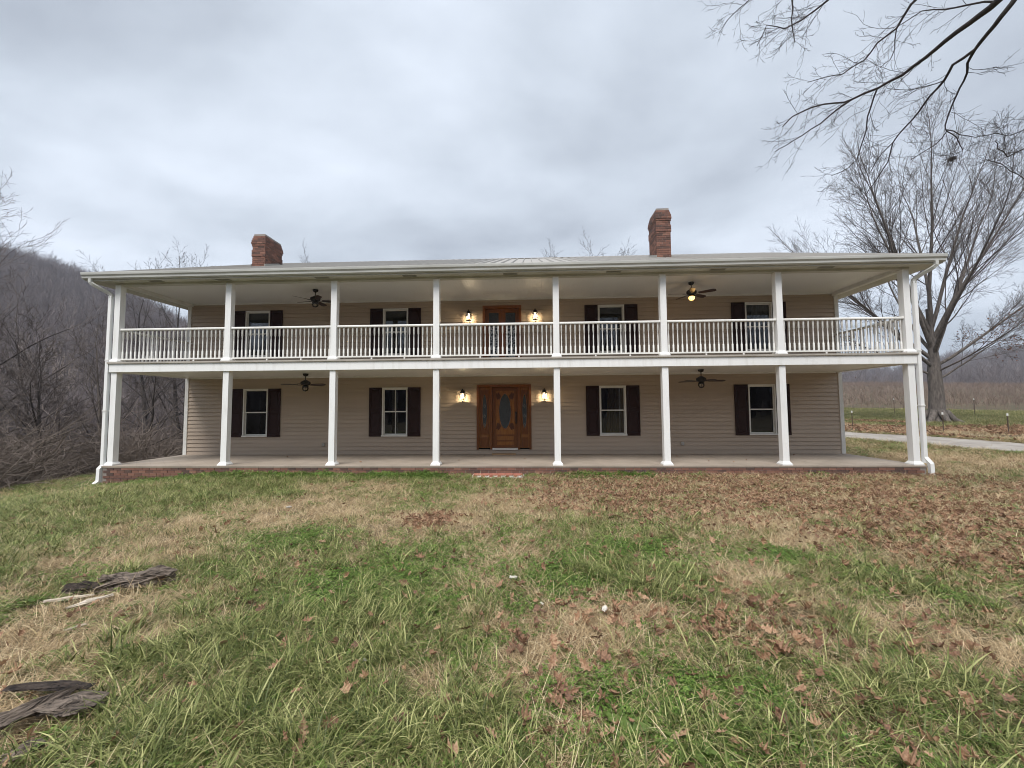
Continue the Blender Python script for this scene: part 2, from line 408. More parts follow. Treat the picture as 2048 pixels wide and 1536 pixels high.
# ------------------------------------------------------------------ the house
HX, WY, BY = 11.14, 2.61, 13.0            # wall half width, front wall, back wall
EX, EY, EZ, RY, RZ = 11.74, -0.36, 5.47, 7.85, 8.65
house = empty('farmhouse', (0, 0, 0), 'two-storey tan clapboard farmhouse with white double porch and two brick chimneys', 'house')
PX = [-11.0, -7.683, -4.596, -1.670, 1.670, 4.596, 7.683, 11.0]
WINS = [(-8.61, .44), (-3.70, .44), (3.70, .44), (8.58, .44)]
OPEN_L = [(c-h, c+h, .61, 2.28) for c, h in WINS] + [(-.88, .97, .16, 2.35)]
OPEN_U = [(c-h, c+h, 3.38, 5.03) for c, h in WINS] + [(-.67, .66, 2.96, 5.07)]

def spans(x0, x1, z0, z1, ops):
    """x intervals of a horizontal band that stay clear of the openings"""
    cur = [(x0, x1)]
    for a, b, c, d in ops:
        if z1 <= c+.005 or z0 >= d-.005: continue
        nxt = []
        for s, e in cur:
            if b <= s or a >= e: nxt.append((s, e)); continue
            if a > s: nxt.append((s, a))
            if b < e: nxt.append((b, e))
        cur = nxt
    return cur
def front_wall(z0, z1, ops):
    mb = MB(); zs = sorted({z0, z1, *[o[2] for o in ops], *[o[3] for o in ops]})
    for a, b in zip(zs[:-1], zs[1:]):
        for s, e in spans(-HX+.02, HX-.02, a+.01, b-.01, ops): mb.box(s, e, WY+.012, WY+.14, a, b)
    w = mb.build('front_wall', 'interior', house)
    n = round((z1-z0)/.131); h = (z1-z0)/n
    for i in range(n):
        za = z0+i*h; zb = za+h
        zc = [za, zb]
        for o in ops:
            for q in o[2:]:
                if za+.01 < q < zb-.01: zc.append(q)
        zc.sort()
        for q0, q1 in zip(zc[:-1], zc[1:]):
            for s, e in spans(-HX+.09, HX-.09, q0+.002, q1-.002, ops):
                y0 = WY-.034+.028*(q0-za)/h; y1 = WY-.034+.028*(q1-za)/h
                b = MB(); b.v = [(s, y0, q0), (e, y0, q0), (e, WY+.011, q0), (s, WY+.011, q0), (s, y1, q1), (e, y1, q1), (e, WY+.011, q1), (s, WY+.011, q1)]
                b.f = [(0, 3, 2, 1), (4, 5, 6, 7), (0, 1, 5, 4), (1, 2, 6, 5), (2, 3, 7, 6), (3, 0, 4, 7)]
                b.build('siding_board', 'siding', w)
front_wall(0.002, 2.68, OPEN_L)
front_wall(2.95, 5.31, OPEN_U)
# side and back walls (clapboard courses, out of the photograph's view)
for sx in (-1, 1):
    mb = MB()
    for i in range(41):
        za = -.3+i*.137
        n = len(mb.v); x0 = sx*HX; x1 = sx*(HX+.018); x2 = sx*(HX+.004)
        mb.v += [(x1, WY+.1, za), (x1, BY, za), (x2, BY, za+.137), (x2, WY+.1, za+.137), (x0, WY+.1, za), (x0, BY, za)]
        mb.f += [(n, n+1, n+2, n+3), (n, n+4, n+5, n+1)]
    mb.build('side_wall', 'siding', house)
    g = MB(); b = len(g.v)   # gable triangle
    g.v += [(sx*HX, WY-2.6, 5.32), (sx*HX, BY+2.6, 5.32), (sx*HX, RY, RZ-.12)]; g.f += [(0, 1, 2)]
    g.build('gable', 'siding', house)
MB().box(-HX, HX, BY, BY+.12, -.4, 5.3).build('back_wall', 'siding', house)
# room shells behind the glass
MB().box(-HX+.05, HX-.05, WY+.15, 6.5, -.02, .0).build('room_floor', 'interior', house)
MB().box(-HX+.05, HX-.05, 6.5, 6.6, 0, 5.3).build('partition', 'interior', house)
MB().box(-HX+.03, HX-.03, WY+.145, BY-.1, 2.70, 2.93).build('floor_structure', 'interior', house)
MB().box(-HX+.03, HX-.03, WY+.145, BY-.1, 5.32, 5.4).build('attic_floor', 'interior', house)
for x in (-6.2, -1.4, 1.4, 6.2):
    MB().box(x-.05, x+.05, WY+.145, 6.5, 0.0, 2.70).build('partition', 'interior', house)
    MB().box(x-.05, x+.05, WY+.145, 6.5, 2.93, 5.32).build('partition', 'interior', house)
# corner boards
for sx in (-1, 1):
    for z0, z1 in ((0.002, 2.655), (2.94, 5.26)):
        MB().box(sx*HX-.09 if sx > 0 else sx*HX-.03, sx*HX+.03 if sx > 0 else sx*HX+.09, WY-.05, WY+.1, z0, z1).build('corner_board', 'white_trim', house)

# porch slab and brick base
SF = -.17
MB().box(-11.17, 11.17, SF, WY+.2, -.045, 0.0).build('porch_slab', 'porch_floor', house)
base = MB().box(-11.15, 11.15, SF+.025, BY+.05, -1.1, -.047).build('porch_base', 'mortar', house)
bm_full = MB().box(-.099, .099, -.05, .05, -.0325, .0325).mesh('brick', 'brick_red')
bm_half = MB().box(-.0465, .0465, -.05, .05, -.0325, .0325).mesh('brick', 'brick_red')
def piece(name, me, parent, loc, rz=0):
    o = link(name, me, parent, loc); o.rotation_euler.z = rz; return o
cnt = 0; rest = MB()
for c in range(7):
    zc = -.047-.0375-c*.0750; off = .105*(c % 2)
    for k in range(-54, 55):
        x = k*.2095+off
        if abs(x) > 11.06: continue
        top = zc+.033
        if top < float(gz(x, SF-.05))-.01: continue
        if top < float(gz(x, SF-.05))+.03 or cnt > 298:
            rest.box(x-.099, x+.099, SF+.012+R.uniform(-.002, .002), SF+.1, zc-.0325, zc+.0325); continue
        piece('brick', bm_full, base, (x, SF+.06+R.uniform(-.003, .003), zc+R.uniform(-.0015, .0015))); cnt += 1
for sx in (-1, 1):
    for c in range(11):
        zc = -.047-.0375-c*.075
        for k in range(13):
            y = SF+.14+k*.2095+.105*(c % 2); rest.box(sx*11.16-.02, sx*11.16+.02, y-.099, y+.099, zc-.0325, zc+.0325)
tag(rest.build('brick_courses', 'brick_red', base), kind='stuff')

# columns
def column(x, y, z0, z1):
    c = MB().box(x-.083, x+.083, y-.083, y+.083, z0+.05, z1).build('column', 'white_paint', house)
    b = MB().box(x-.135, x+.135, y-.135, y+.135, z0+.001, z0+.035); b.frustum(x, y, z0+.036, z0+.095, .130, .092)
    b.build('column_base', 'white_paint', c)
for x in PX:
    column(x, 0, 0.0, 2.66); column(x, 0, 2.945, 5.2)
# balcony: beam, deck edge, ceiling
MB().box(-11.12, 11.12, -.12, .02, 2.655, 2.895).build('balcony_beam', 'white_paint', house)
for sx in (-1, 1):
    MB().box(sx*11.05-.07, sx*11.05+.07, .022, WY-.04, 2.655, 2.895).build('balcony_beam', 'white_paint', house)
MB().box(-11.16, 11.16, -.155, WY-.022, 2.897, 2.943).build('balcony_deck', 'concrete', house)
MB().box(-10.978, 10.978, .022, WY-.022, 2.682, 2.70).build('porch_ceiling', 'ceiling_paint', house)
MB().box(-10.978, 10.978, WY-.06, WY-.023, 2.635, 2.68).build('ceiling_trim', 'white_trim', house)
# upper ceiling, beam, soffit, fascia, gutter
MB().box(-11.0, 11.0, .072, WY-.022, 5.302, 5.33).build('porch_ceiling', 'ceiling_paint', house)
MB().box(-11.0, 11.0, WY-.06, WY-.023, 5.262, 5.30).build('ceiling_trim', 'white_trim', house)
MB().box(-11.1, 11.1, -.085, .07, 5.19, 5.30).build('eave_beam', 'soffit_paint', house)
for sx in (-1, 1):
    MB().box(sx*11.05-.07, sx*11.05+.07, .073, WY-.036, 5.20, 5.32).build('eave_beam', 'white_trim', house)
MB().box(-EX+.02, EX-.02, -.33, -.087, 5.255, 5.27).build('soffit', 'soffit_paint', house)
for sx in (-1, 1):
    x0, x1 = (11.102, EX-.02) if sx > 0 else (-EX+.02, -11.102)
    MB().box(x0, x1, -.086, BY+2.6, 5.255, 5.27).build('soffit', 'soffit_paint', house)
for x in (-9.74, -7.75, -4.88, -2.39, .42, 3.24, 6.03, 8.86):
    v = MB().box(x-.20, x+.20, -.265, -.14, 5.246, 5.254)
    vo = v.build('soffit_vent', 'vent_grey', house)
    l = MB()
    for k in range(6): l.box(x-.185, x+.185, -.258+k*.0195, -.250+k*.0195, 5.242, 5.2455)
    l.build('louvre', 'vent_grey', vo)
MB().box(-EX+.01, EX-.01, -.345, -.332, 5.25, 5.455).build('fascia', 'gutter_paint', house)
gut = MB()   # ogee gutter profile swept along the eave
prof = [(-.346, 5.285), (-.395, 5.285), (-.42, 5.31), (-.425, 5.36), (-.455, 5.40), (-.462, 5.45), (-.462, 5.468), (-.45, 5.468), (-.446, 5.405), (-.412, 5.36), (-.346, 5.30)]
b0 = len(prof)
for x in (-EX, EX):
    gut.v += [(x, y, z) for y, z in prof]
gut.f += [tuple(range(b0)), tuple(reversed(range(b0, 2*b0)))] + [(k, (k+1) % b0, b0+(k+1) % b0, b0+k) for k in range(b0)]
gut.build('gutter', 'gutter_paint', house)
# roof
sl = (RZ-EZ)/(RY-EY); roof = MB()
for sgn in (0, 1):
    ya, yb = (EY, RY) if sgn == 0 else (2*RY-EY, RY)
    n = len(roof.v); t = .06
    roof.v += [(-EX, ya, EZ-.02), (EX, ya, EZ-.02), (EX, yb, RZ-.02), (-EX, yb, RZ-.02), (-EX, ya, EZ-t), (EX, ya, EZ-t), (EX, yb, RZ-t), (-EX, yb, RZ-t)]
    roof.f += [(n, n+1, n+2, n+3), (n+7, n+6, n+5, n+4), (n, n+4, n+5, n+1), (n+1, n+5, n+6, n+2), (n+3, n+2, n+6, n+7), (n, n+3, n+7, n+4)]
roof_o = roof.build('roof', 'roof_metal', house)
npan = 77; pw = 2*EX/npan; sl_len = math.hypot(RY-EY, RZ-EZ)
pan = MB(); h = .042
pr = [(0, 0), (pw-.05, 0), (pw-.038, h), (pw-.014, h), (pw-.002, 0)]
pan.v = [(x, 0, z) for x, z in pr]+[(x, sl_len, z) for x, z in pr]
pan.f = [(k, k+1, k+6, k+5) for k in range(4)] + [(1, 4, 3, 2)]
pme = pan.mesh('roof_panel', 'roof_metal')
for k in range(npan):
    o = link('roof_panel', pme, roof_o, (-EX+k*pw, EY-.012, EZ-.012)); o.rotation_euler.x = math.atan2(RZ-EZ, RY-EY)
bk = MB()
for k in range(npan):
    x = -EX+k*pw+.2; n = len(bk.v)
    bk.v += [(x, 2*RY-EY, EZ-.01), (x+.03, 2*RY-EY, EZ-.01), (x+.03, RY, RZ+.02), (x, RY, RZ+.02)]; bk.f.append((n, n+1, n+2, n+3))
bk.build('rear_rib', 'roof_metal', roof_o)
rc = MB(); n = 0
rc.v = [(-EX-.01, RY-.16, RZ-.045), (-EX-.01, RY, RZ+.035), (-EX-.01, RY+.16, RZ-.045), (EX+.01, RY-.16, RZ-.045), (EX+.01, RY, RZ+.035), (EX+.01, RY+.16, RZ-.045)]
rc.f = [(0, 3, 4, 1), (1, 4, 5, 2), (0, 1, 2), (5, 4, 3)]
rc.build('ridge_cap', 'roof_metal', roof_o)
for sx in (-1, 1):
    for ya in (EY, 2*RY-EY):
        rk = MB(); x = sx*(EX+.004); x2 = sx*(EX+.03)
        rk.v = [(a_, y_, z_+dz) for a_ in (x, x2) for y_, z_, in ((ya, EZ), (RY, RZ)) for dz in (-.16, .02)]
        rk.f = [(0, 1, 3, 2), (4, 6, 7, 5), (0, 2, 6, 4), (1, 5, 7, 3), (0, 4, 5, 1), (2, 3, 7, 6)]
        rk.build('rake_trim', 'roof_metal', roof_o)
# downspouts
for sx in (-1, 1):
    x = sx*11.175; yd = -.10
    d = MB(); d.tube([Vector((x, yd, 4.86)), Vector((x, yd, .06))], [.062]*2, 4, True, True)
    do = d.build('downspout', 'white_paint', house)
    e1 = MB(); e1.tube([Vector((sx*11.50, -.39, 5.30)), Vector((sx*11.50, -.39, 5.20)), Vector((sx*11.45, -.36, 5.14)), Vector((sx*11.22, -.13, 4.95)), Vector((x, yd, 4.90)), Vector((x, yd, 4.80))], [.058]*6, 4, True, True)
    e1.build('elbow', 'gutter_paint', do)
    zg = float(gz(sx*11.3, -.4))
    e2 = MB()
    if sx < 0: pth = [Vector((x, yd, .08)), Vector((x, yd, 0.0)), Vector((x-.02, -.17, -.08)), Vector((x-.02, -.18, zg+.14)), Vector((x-.05, -.27, zg+.05))]
    else: pth = [Vector((x, yd, .30)), Vector((x, yd, .20)), Vector((x+.05, -.20, .05)), Vector((x+.05, -.21, zg+.02))]
    e2.tube(pth, [.066]*len(pth), 4, True, True); e2.build('elbow', 'white_paint', do)
    for z in (3.0, 1.55):
        MB().box(x-.055, x+.055, yd-.055, yd+.055, z-.015, z+.015).build('strap', 'white_trim', do)

# balcony railings
bal = MB()
bp = [(.024, 0), (.024, .22), (.014, .235), (.019, .25), (.013, .265), (.017, .36), (.015, .50), (.012, .585), (.019, .60), (.013, .615), (.024, .63), (.024, .86)]
bal.lathe(bp, 8, cap=False)
bal_me = bal.mesh('baluster', 'white_trim', True)
def railing(p, q, nb):
    d = q-p; L = d.length; rz = math.atan2(d.y, d.x)
    rl = MB(); s = .045
    prof = [(-.05, 0), (.05, 0), (.052, .03), (.03, .055), (-.03, .055), (-.052, .03)]
    n = len(prof)
    for x in (0, L): rl.v += [(x, a_, b_+.925) for a_, b_ in prof]
    rl.f = [tuple(range(n)), tuple(reversed(range(n, 2*n)))] + [(k, n+k, n+(k+1) % n, (k+1) % n) for k in range(n)]
    o = rl.build('balcony_railing', 'white_trim', house, loc=(p.x, p.y, 2.945)); o.rotation_euler.z = rz
    MB().box(0, L, -.028, .028, .065, .105).build('bottom_rail', 'white_trim', o)
    for k in range(nb):
        b_ = link('baluster', bal_me, o, (L*(k+.5)/nb, 0, .085+R.uniform(-.002, .002))); b_.rotation_euler.z = R.uniform(0, .7)
    for f in ((.36, .70) if L > 2.7 else (.5,)):
        MB().box(L*f-.02, L*f+.02, -.02, .02, 0, .065).build('foot_block', 'white_trim', o)
for a, b in zip(PX[:-1], PX[1:]):
    L = b-a-.166; railing(Vector((a+.083, 0, 0)), Vector((b-.083, 0, 0)), round(L/.124))
for sx in (-1, 1):
    railing(Vector((sx*11.0, .083, 0)), Vector((sx*11.0, WY-.035, 0)), 20)

# chimneys of single bricks
def chimney(x0, x1, y0, y1, zt, zb):
    ch = MB().box(x0+.03, x1-.03, y0+.03, y1-.03, zb, zt-.012).build('chimney', 'mortar', house)
    offs = [-.035, -.012, .008, .026, .034, .016, 0, 0, .018, .018, .018]
    W, D = x1-x0, y1-y0; cx, cy = (x0+x1)/2, (y0+y1)/2
    n = int((zt-zb)/.075); back = MB(); left = 300
    shells = MB()
    for c in range(n):
        z = zt-.0375-c*.075; o = offs[c] if c < len(offs) else 0
        hw, hd = W/2+o, D/2+o
        shells.box(cx-hw+.012, cx+hw-.012, cy-hd+.012, cy+hd-.012, z-.0374, z+.0374)
        def run(L, par):
            full, half = .2095, .105
            ed = [0.0]; u = half if par else 0
            if par: ed.append(half)
            while u+full < L-.05: u += full; ed.append(u)
            ed.append(L); return [((a_+b_)/2, b_-a_-.01) for a_, b_ in zip(ed[:-1], ed[1:])]
        for face in ('f', 'l', 'r', 'b'):
            if face in 'fb':
                for u, w in run(2*hw, c % 2):
                    if face == 'b': back.box(cx-hw+u-w/2, cx-hw+u+w/2, cy+hd-.05, cy+hd, z-.0325, z+.0325); continue
                    p = MB().box(-w/2, w/2, 0, .05, -.0325, .0325); p.build('brick', 'brick_red', ch, loc=(cx-hw+u, cy-hd+R.uniform(-.003, .002), z))
            else:
                sx = -1 if face == 'l' else 1
                vis = (cx < 0) == (sx > 0)
                for u, w in run(2*hd-.11, (c+1) % 2):
                    xx = cx+sx*hw; yy = cy-hd+.055+u
                    if not vis: back.box(xx-.025, xx+.025, yy-w/2, yy+w/2, z-.0325, z+.0325); continue
                    p = MB().box(-.025, .025, -w/2, w/2, -.0325, .0325); p.build('brick', 'brick_red', ch, loc=(xx-sx*.025+R.uniform(-.002, .002), yy, z))
    shells.build('mortar_bed', 'mortar', ch)
    tag(back.build('brick_courses', 'brick_red', ch), kind='stuff')
    fl = MB(); za, zb2 = EZ+sl*(y0-EY), EZ+sl*(y1-EY)
    for xx in (x0-.012, x1+.012): 
        n_ = len(fl.v); fl.v += [(xx+e_, yy, zz2) for e_ in (-.006, .006) for yy, zz2 in ((y0-.03, za-.05), (y1+.03, zb2-.05), (y1+.03, zb2+.10), (y0-.03, za+.10))]
        fl.f += [(n_, n_+1, n_+2, n_+3), (n_+4, n_+7, n_+6, n_+5), (n_, n_+4, n_+5, n_+1), (n_+2, n_+6, n_+7, n_+3), (n_, n_+3, n_+7, n_+4), (n_+1, n_+5, n_+6, n_+2)]
    fl.build('flashing', 'vent_grey', ch)
chimney(-8.93, -8.46, 2.62, 3.62, 7.84, 6.35)
chimney(5.30, 5.78, 2.6, 3.45, 8.38, 6.35)

# windows
def window(c, h, z0, z1, muntin, curtain=False):
    x0, x1 = c-h, c+h; f = MB()
    t = .042; ya, yb = WY-.062, WY+.10
    f.box(x0, x0+t, ya, yb, z0+.05, z1); f.box(x1-t, x1, ya, yb, z0+.05, z1); f.box(x0+t+.001, x1-t-.001, ya, yb, z1-t, z1)
    w = f.build('window', 'white_trim', house)
    MB().box(x0-.012, x1+.012, WY-.09, yb, z0, z0+.048).build('sill', 'white_trim', w)
    zm = (z0+z1)/2+.01; s = .024
    for a, b, y in ((z0+.05, zm+.02, WY+.03), (zm-.02, z1-t, WY+.0)):
        sa = MB(); xa, xb = x0+t+.002, x1-t-.002
        sa.box(xa, xa+s, y, y+.028, a, b); sa.box(xb-s, xb, y, y+.028, a, b); sa.box(xa+s, xb-s, y, y+.028, a, a+.04); sa.box(xa+s, xb-s, y, y+.028, b-.038, b)
        if muntin: sa.box(c-.011, c+.011, y+.004, y+.024, a+.04, b-.038)
        so = sa.build('sash', 'white_trim', w)
        MB().box(xa+s, xb-s, y+.012, y+.016, a+.04, b-.038).build('pane', 'window_glass', w)
    if curtain:
        cu_ = MB(); k = 40; xa, xb = x0+.22, x1-.02
        for i in range(k+1):
            x = xa+(xb-xa)*i/k; y = WY+.12+.025*math.sin(i*1.1)+.01*math.sin(i*.37)
            cu_.v += [(x, y, z0-.1), (x+.10*(1-i/k), y, z1)]
        cu_.f = [(2*i, 2*i+2, 2*i+3, 2*i+1) for i in range(k)]
        cu_.build('curtain', 'curtain' if z0 < 2 else 'blind', w, True)
    for sx in (-1, 1):
        a, b = (x0-.45, x0-.014) if sx < 0 else (x1+.014, x1+.45)
        yy = WY-.066; fr = MB(); q = .055; zmid = z0+(z1-z0)*.52
        fr.box(a, a+q, yy, WY-.037, z0, z1); fr.box(b-q, b, yy, WY-.037, z0, z1)
        for za, zb in ((z0, z0+.09), (zmid-.04, zmid+.04), (z1-.08, z1)): fr.box(a+q, b-q, yy, WY-.037, za, zb)
        so = fr.build('shutter', 'shutter_paint', house)
        for za, zb in ((z0+.09, zmid-.04), (zmid+.04, z1-.08)):
            p = MB().box(a+q, b-q, yy+.018, WY-.037, za, zb); n = len(p.v)
            o_, i_ = .015, .05
            p.v += [(a+q+o_, yy+.018, za+o_), (b-q-o_, yy+.018, za+o_), (b-q-o_, yy+.018, zb-o_), (a+q+o_, yy+.018, zb-o_), (a+q+i_, yy+.006, za+i_), (b-q-i_, yy+.006, za+i_), (b-q-i_, yy+.006, zb-i_), (a+q+i_, yy+.006, zb-i_)]
            p.f += [(n, n+1, n+5, n+4), (n+1, n+2, n+6, n+5), (n+2, n+3, n+7, n+6), (n+3, n, n+4, n+7), (n+4, n+5, n+6, n+7)]
            p.build('panel', 'shutter_paint', so)
for k, (c, h) in enumerate(WINS):
    window(c, h, .61, 2.28, k == 1, k == 2)
    window(c, h, 3.38, 5.03, False, k == 3)

# front door with oval glass and sidelights
def ellipse(mb, cx, cz, rx, rz, y0, y1, n=36, ring=None):
    if ring is None:
        mb.prism([(cx+rx*math.cos(2*math.pi*k/n), cz+rz*math.sin(2*math.pi*k/n)) for k in range(n)], y0, y1)
    else:
        mb.tube([Vector((cx+rx*math.cos(2*math.pi*k/n), y0, cz+rz*math.sin(2*math.pi*k/n))) for k in range(n+1)], [ring]*(n+1), 6)
    return mb
def front_door():
    fr = MB(); x0, x1, z0, z1 = -.88, .97, .16, 2.35; ya, yb = WY-.065, WY+.10
    fr.box(x0, x0+.07, ya, yb, z0, z1); fr.box(x1-.07, x1, ya, yb, z0, z1); fr.box(x0+.071, x1-.071, ya, yb, z1-.09, z1)
    fr.box(-.42, -.35, ya+.005, yb, z0, z1-.091); fr.box(.515, .585, ya+.005, yb, z0, z1-.091)
    d = fr.build('front_door', 'door_wood', house)
    MB().box(-.349, .514, WY-.06, yb, z0-.02, z0+.045).build('threshold', 'white_trim', d)
    lf = MB().box(-.345, .51, WY+.02, WY+.065, z0+.05, z1-.095).build('door_leaf', 'door_wood', d)
    st = MB()   # raised inner field
    st.box(-.235, .40, WY+.008, WY+.019, .66, 2.14)
    st.build('door_field', 'door_wood_light', d)
    ellipse(MB(), .08, 1.445, .205, .585, WY+.004, WY+.0075).build('oval_glass', 'obscure_glass', d)
    ellipse(MB(), .08, 1.445, .215, .60, WY+.004, 0, ring=.017).build('oval_moulding', 'door_wood_light', d, True)
    for sx in (-1, 1):
        for sz in (-1, 1):
            cv = MB()
            for q in range(7):
                a = q*.5; px = .08+sx*(.17+.11*(q/6)); pz = 1.445+sz*(.44+.16*((q*37 % 7)/6)); rr = .026+.012*((q*5) % 3)
                ellipse(cv, px, pz, rr, rr*1.5, WY-.002+q*.0004, WY+.0079, 8)
            cv.build('carving', 'door_carving', d)
    for za, zb in ((.30, .42), (.47, .60)):
        MB().box(-.20, .37, WY+.006, WY+.019, za, zb).build('lower_panel', 'door_wood_light', d)
    hd = MB().box(.432, .472, WY+.002, WY+.019, 1.02, 1.40)
    hd.tube([Vector((.452, WY-.005, 1.30)), Vector((.452, WY-.06, 1.26)), Vector((.452, WY-.06, 1.10)), Vector((.452, WY-.005, 1.05))], [.013]*4, 6, True)
    hd.lathe([(.03, 1.36), (.03, 1.42)], 8, .452, WY+.005)
    hd.build('door_handle', 'black_metal', d)
    for cx, a, b in ((-.615, -.81, -.42), (.742, .586, .90)):
        s = MB().box(a+.001, b-.001, WY+.03, WY+.06, z0+.05, z1-.092).build('sidelight', 'door_wood_light', d)
        MB().box(a+.05, b-.05, WY+.018, WY+.029, .24, .56).build('lower_panel', 'door_wood', d)
        MB().box(a+.05, b-.05, WY+.018, WY+.029, .66, 2.16).build('door_field', 'door_wood', d)
        ellipse(MB(), cx, 1.44, .078, .57, WY+.011, WY+.017).build('sidelight_glass', 'obscure_glass', d)
        ellipse(MB(), cx, 1.44, .085, .58, WY+.013, 0, ring=.010).build('oval_moulding', 'door_wood_light', d, True)
        dm = MB()
        for z in (1.62, 1.28, .98):
            for k in range(4):
                a0 = math.pi/2*k; p = [Vector((cx+.034*math.cos(a0), WY+.009, z+.05*math.sin(a0))), Vector((cx+.034*math.cos(a0+math.pi/2), WY+.009, z+.05*math.sin(a0+math.pi/2)))]
                dm.tube(p, [.005]*2, 4)
        dm.build('lead_came', 'vent_grey', d)
front_door()
def balcony_door():
    fr = MB(); x0, x1, z0, z1 = -.67, .66, 2.96, 5.07; ya, yb = WY-.065, WY+.10
    fr.box(x0, x0+.09, ya, yb, z0, z1); fr.box(x1-.09, x1, ya, yb, z0, z1); fr.box(x0+.091, x1-.091, ya, yb, z1-.10, z1)
    d = fr.build('balcony_door', 'door_wood', house)
    for a, b in ((-.577, -.007), (-.003, .567)):
        lf = MB(); q = .115
        for u0_, u1_ in ((a, a+q), (b-q, b)): lf.box(u0_, u1_, WY+.01, WY+.055, z0+.03, z1-.105)
        lf.box(a+q, b-q, WY+.01, WY+.055, z0+.03, z0+.28); lf.box(a+q, b-q, WY+.01, WY+.055, z1-.24, z1-.105)
        lf.build('door_leaf', 'door_wood', d)
        MB().box(a+q, b-q, WY+.03, WY+.04, z0+.28, 4.36).build('leaded_pane', 'leaded_glass', d)
        MB().box(a+q, b-q, WY+.03, WY+.04, 4.362, z1-.24).build('pane', 'obscure_glass', d)
        MB().box((a+b)/2-.0, (a+b)/2+.03, WY-.03, WY+.009, 3.95, 4.05).build('door_handle', 'black_metal', d)
balcony_door()

# ------------------------------------------------------------------ lanterns, fans, outlets, porch board
def lantern(x, z, label, grp):
    r = empty('wall_lantern', (x, WY-.037, z), label, 'lantern', grp)
    b = MB().box(-.045, .045, -.02, 0, -.02, .20)
    b.build('backplate', 'black_metal', r)
    a = MB(); a.tube([Vector((0, -.02, .12)), Vector((0, -.07, .19)), Vector((0, -.13, .20)), Vector((0, -.15, .16))], [.012]*4, 6, True); a.build('arm', 'black_metal', r)
    c = MB(); c.lathe([(.012, .26), (.018, .23), (.03, .215), (.055, .20), (.062, .155), (.105, .12), (.108, .108)], 10, 0, -.15); c.build('cap', 'black_metal', r)
    fr = MB()
    for k in range(6):
        t_ = 2*math.pi*(k+.5)/6; ca, sa = math.cos(t_), math.sin(t_)
        fr.tube([Vector((.098*ca, -.15+.098*sa, .108)), Vector((.112*ca, -.15+.112*sa, .02)), Vector((.092*ca, -.15+.092*sa, -.115))], [.0065]*3, 4)
    fr.lathe([(.095, -.125), (.095, -.11)], 6, 0, -.15); fr.build('cage', 'black_metal', r)
    gl = MB(); gl.lathe([(.090, .105), (.102, .02), (.084, -.108)], 6, 0, -.15, False); gl.build('glass', 'lantern_glass', r)
    bu = MB(); bu.lathe([(.014, .10), (.018, .065), (.036, .03), (.040, -.005), (.026, -.04), (.004, -.052)], 10, 0, -.15); bu.build('bulb', 'bulb_glow', r, True)
    ld = bpy.data.lights.new('lantern_light', 'POINT'); ld.energy = 2.6; ld.color = (1.0, .80, .52); ld.shadow_soft_size = .012
    lo = bpy.data.objects.new('lantern_light', ld); col.objects.link(lo); lo.parent = r; lo.location = (0, -.15, -.062)
for x, z in ((-1.34, 1.95), (1.41, 1.95)):
    lantern(x, z, 'lit black wall lantern beside the oval-glass front door on the ground-floor porch', 'lanterns beside the front door')
for x, z in ((-1.13, 4.655), (1.13, 4.655)):
    lantern(x, z, 'lit black wall lantern beside the upstairs double door behind the balcony rail', 'lanterns beside the balcony door')

def fan(x, y, zc, rot, label, lit, grp=None):
    r = empty('ceiling_fan', (x, y, zc), label, 'ceiling fan', grp, rot)
    MB().lathe([(.02, -.09), (.075, -.06), (.085, 0)], 14).build('canopy', 'black_metal', r, True)
    MB().lathe([(.013, -.22), (.013, -.08)], 8).build('downrod', 'black_metal', r)
    MB().lathe([(.06, -.38), (.125, -.36), (.15, -.31), (.14, -.26), (.09, -.235), (.05, -.205), (.02, -.20)], 16).build('motor', 'black_metal', r, True)
    for k in range(5):
        a = 2*math.pi*k/5
        bl = MB(); n = 9; pts = []
        for i in range(n):
            t_ = i/(n-1); w = .052+.024*math.sin(min(1, t_*1.3)*math.pi/2); x_ = .20+.48*t_
            if i == n-1: w *= .6
            bl.v += [(x_, -w, -.345+.25*w), (x_, w, -.345-.25*w), (x_, -w, -.352+.25*w), (x_, w, -.352-.25*w)]
        for i in range(n-1):
            q = 4*i; bl.f += [(q, q+4, q+5, q+1), (q+2, q+3, q+7, q+6), (q, q+2, q+6, q+4), (q+1, q+5, q+7, q+3)]
        bl.f += [(0, 1, 3, 2), (4*n-4, 4*n-2, 4*n-1, 4*n-3)]
        bo = bl.build('blade', 'fan_blade', r); bo.rotation_euler.z = a
        ir = MB().box(.10, .26, -.02, .02, -.36, -.353).build('blade_iron', 'black_metal', r); ir.rotation_euler.z = a
    MB().lathe([(.05, -.44), (.09, -.425), (.095, -.40), (.06, -.38)], 12).build('fitter', 'black_metal', r, True)
    MB().lathe([(.01, -.555), (.06, -.535), (.088, -.49), (.085, -.45), (.07, -.43)], 14, cap=False).build('globe', 'globe_glow' if lit else 'lantern_glass', r, True)
    cg = MB()
    for k in range(6):
        t_ = 2*math.pi*k/6; ca, sa = math.cos(t_), math.sin(t_)
        cg.tube([Vector((rr*ca, rr*sa, z_)) for rr, z_ in ((.09, -.425), (.098, -.48), (.07, -.54), (.0, -.565))], [.005]*4, 4)
    cg.build('globe_cage', 'black_metal', r)
    if lit:
        ld = bpy.data.lights.new('fan_light', 'POINT'); ld.energy = 0.7; ld.color = (1, .62, .25); ld.shadow_soft_size = .06
        lo = bpy.data.objects.new('fan_light', ld); col.objects.link(lo); lo.parent = r; lo.location = (0, 0, -.62)
fan(-5.76, 1.08, 5.30, .35, 'dark bronze ceiling fan with its light off above the balcony', False)
fan(5.82, 1.08, 5.30, .62, 'dark bronze ceiling fan with glowing amber globe above the balcony', True)
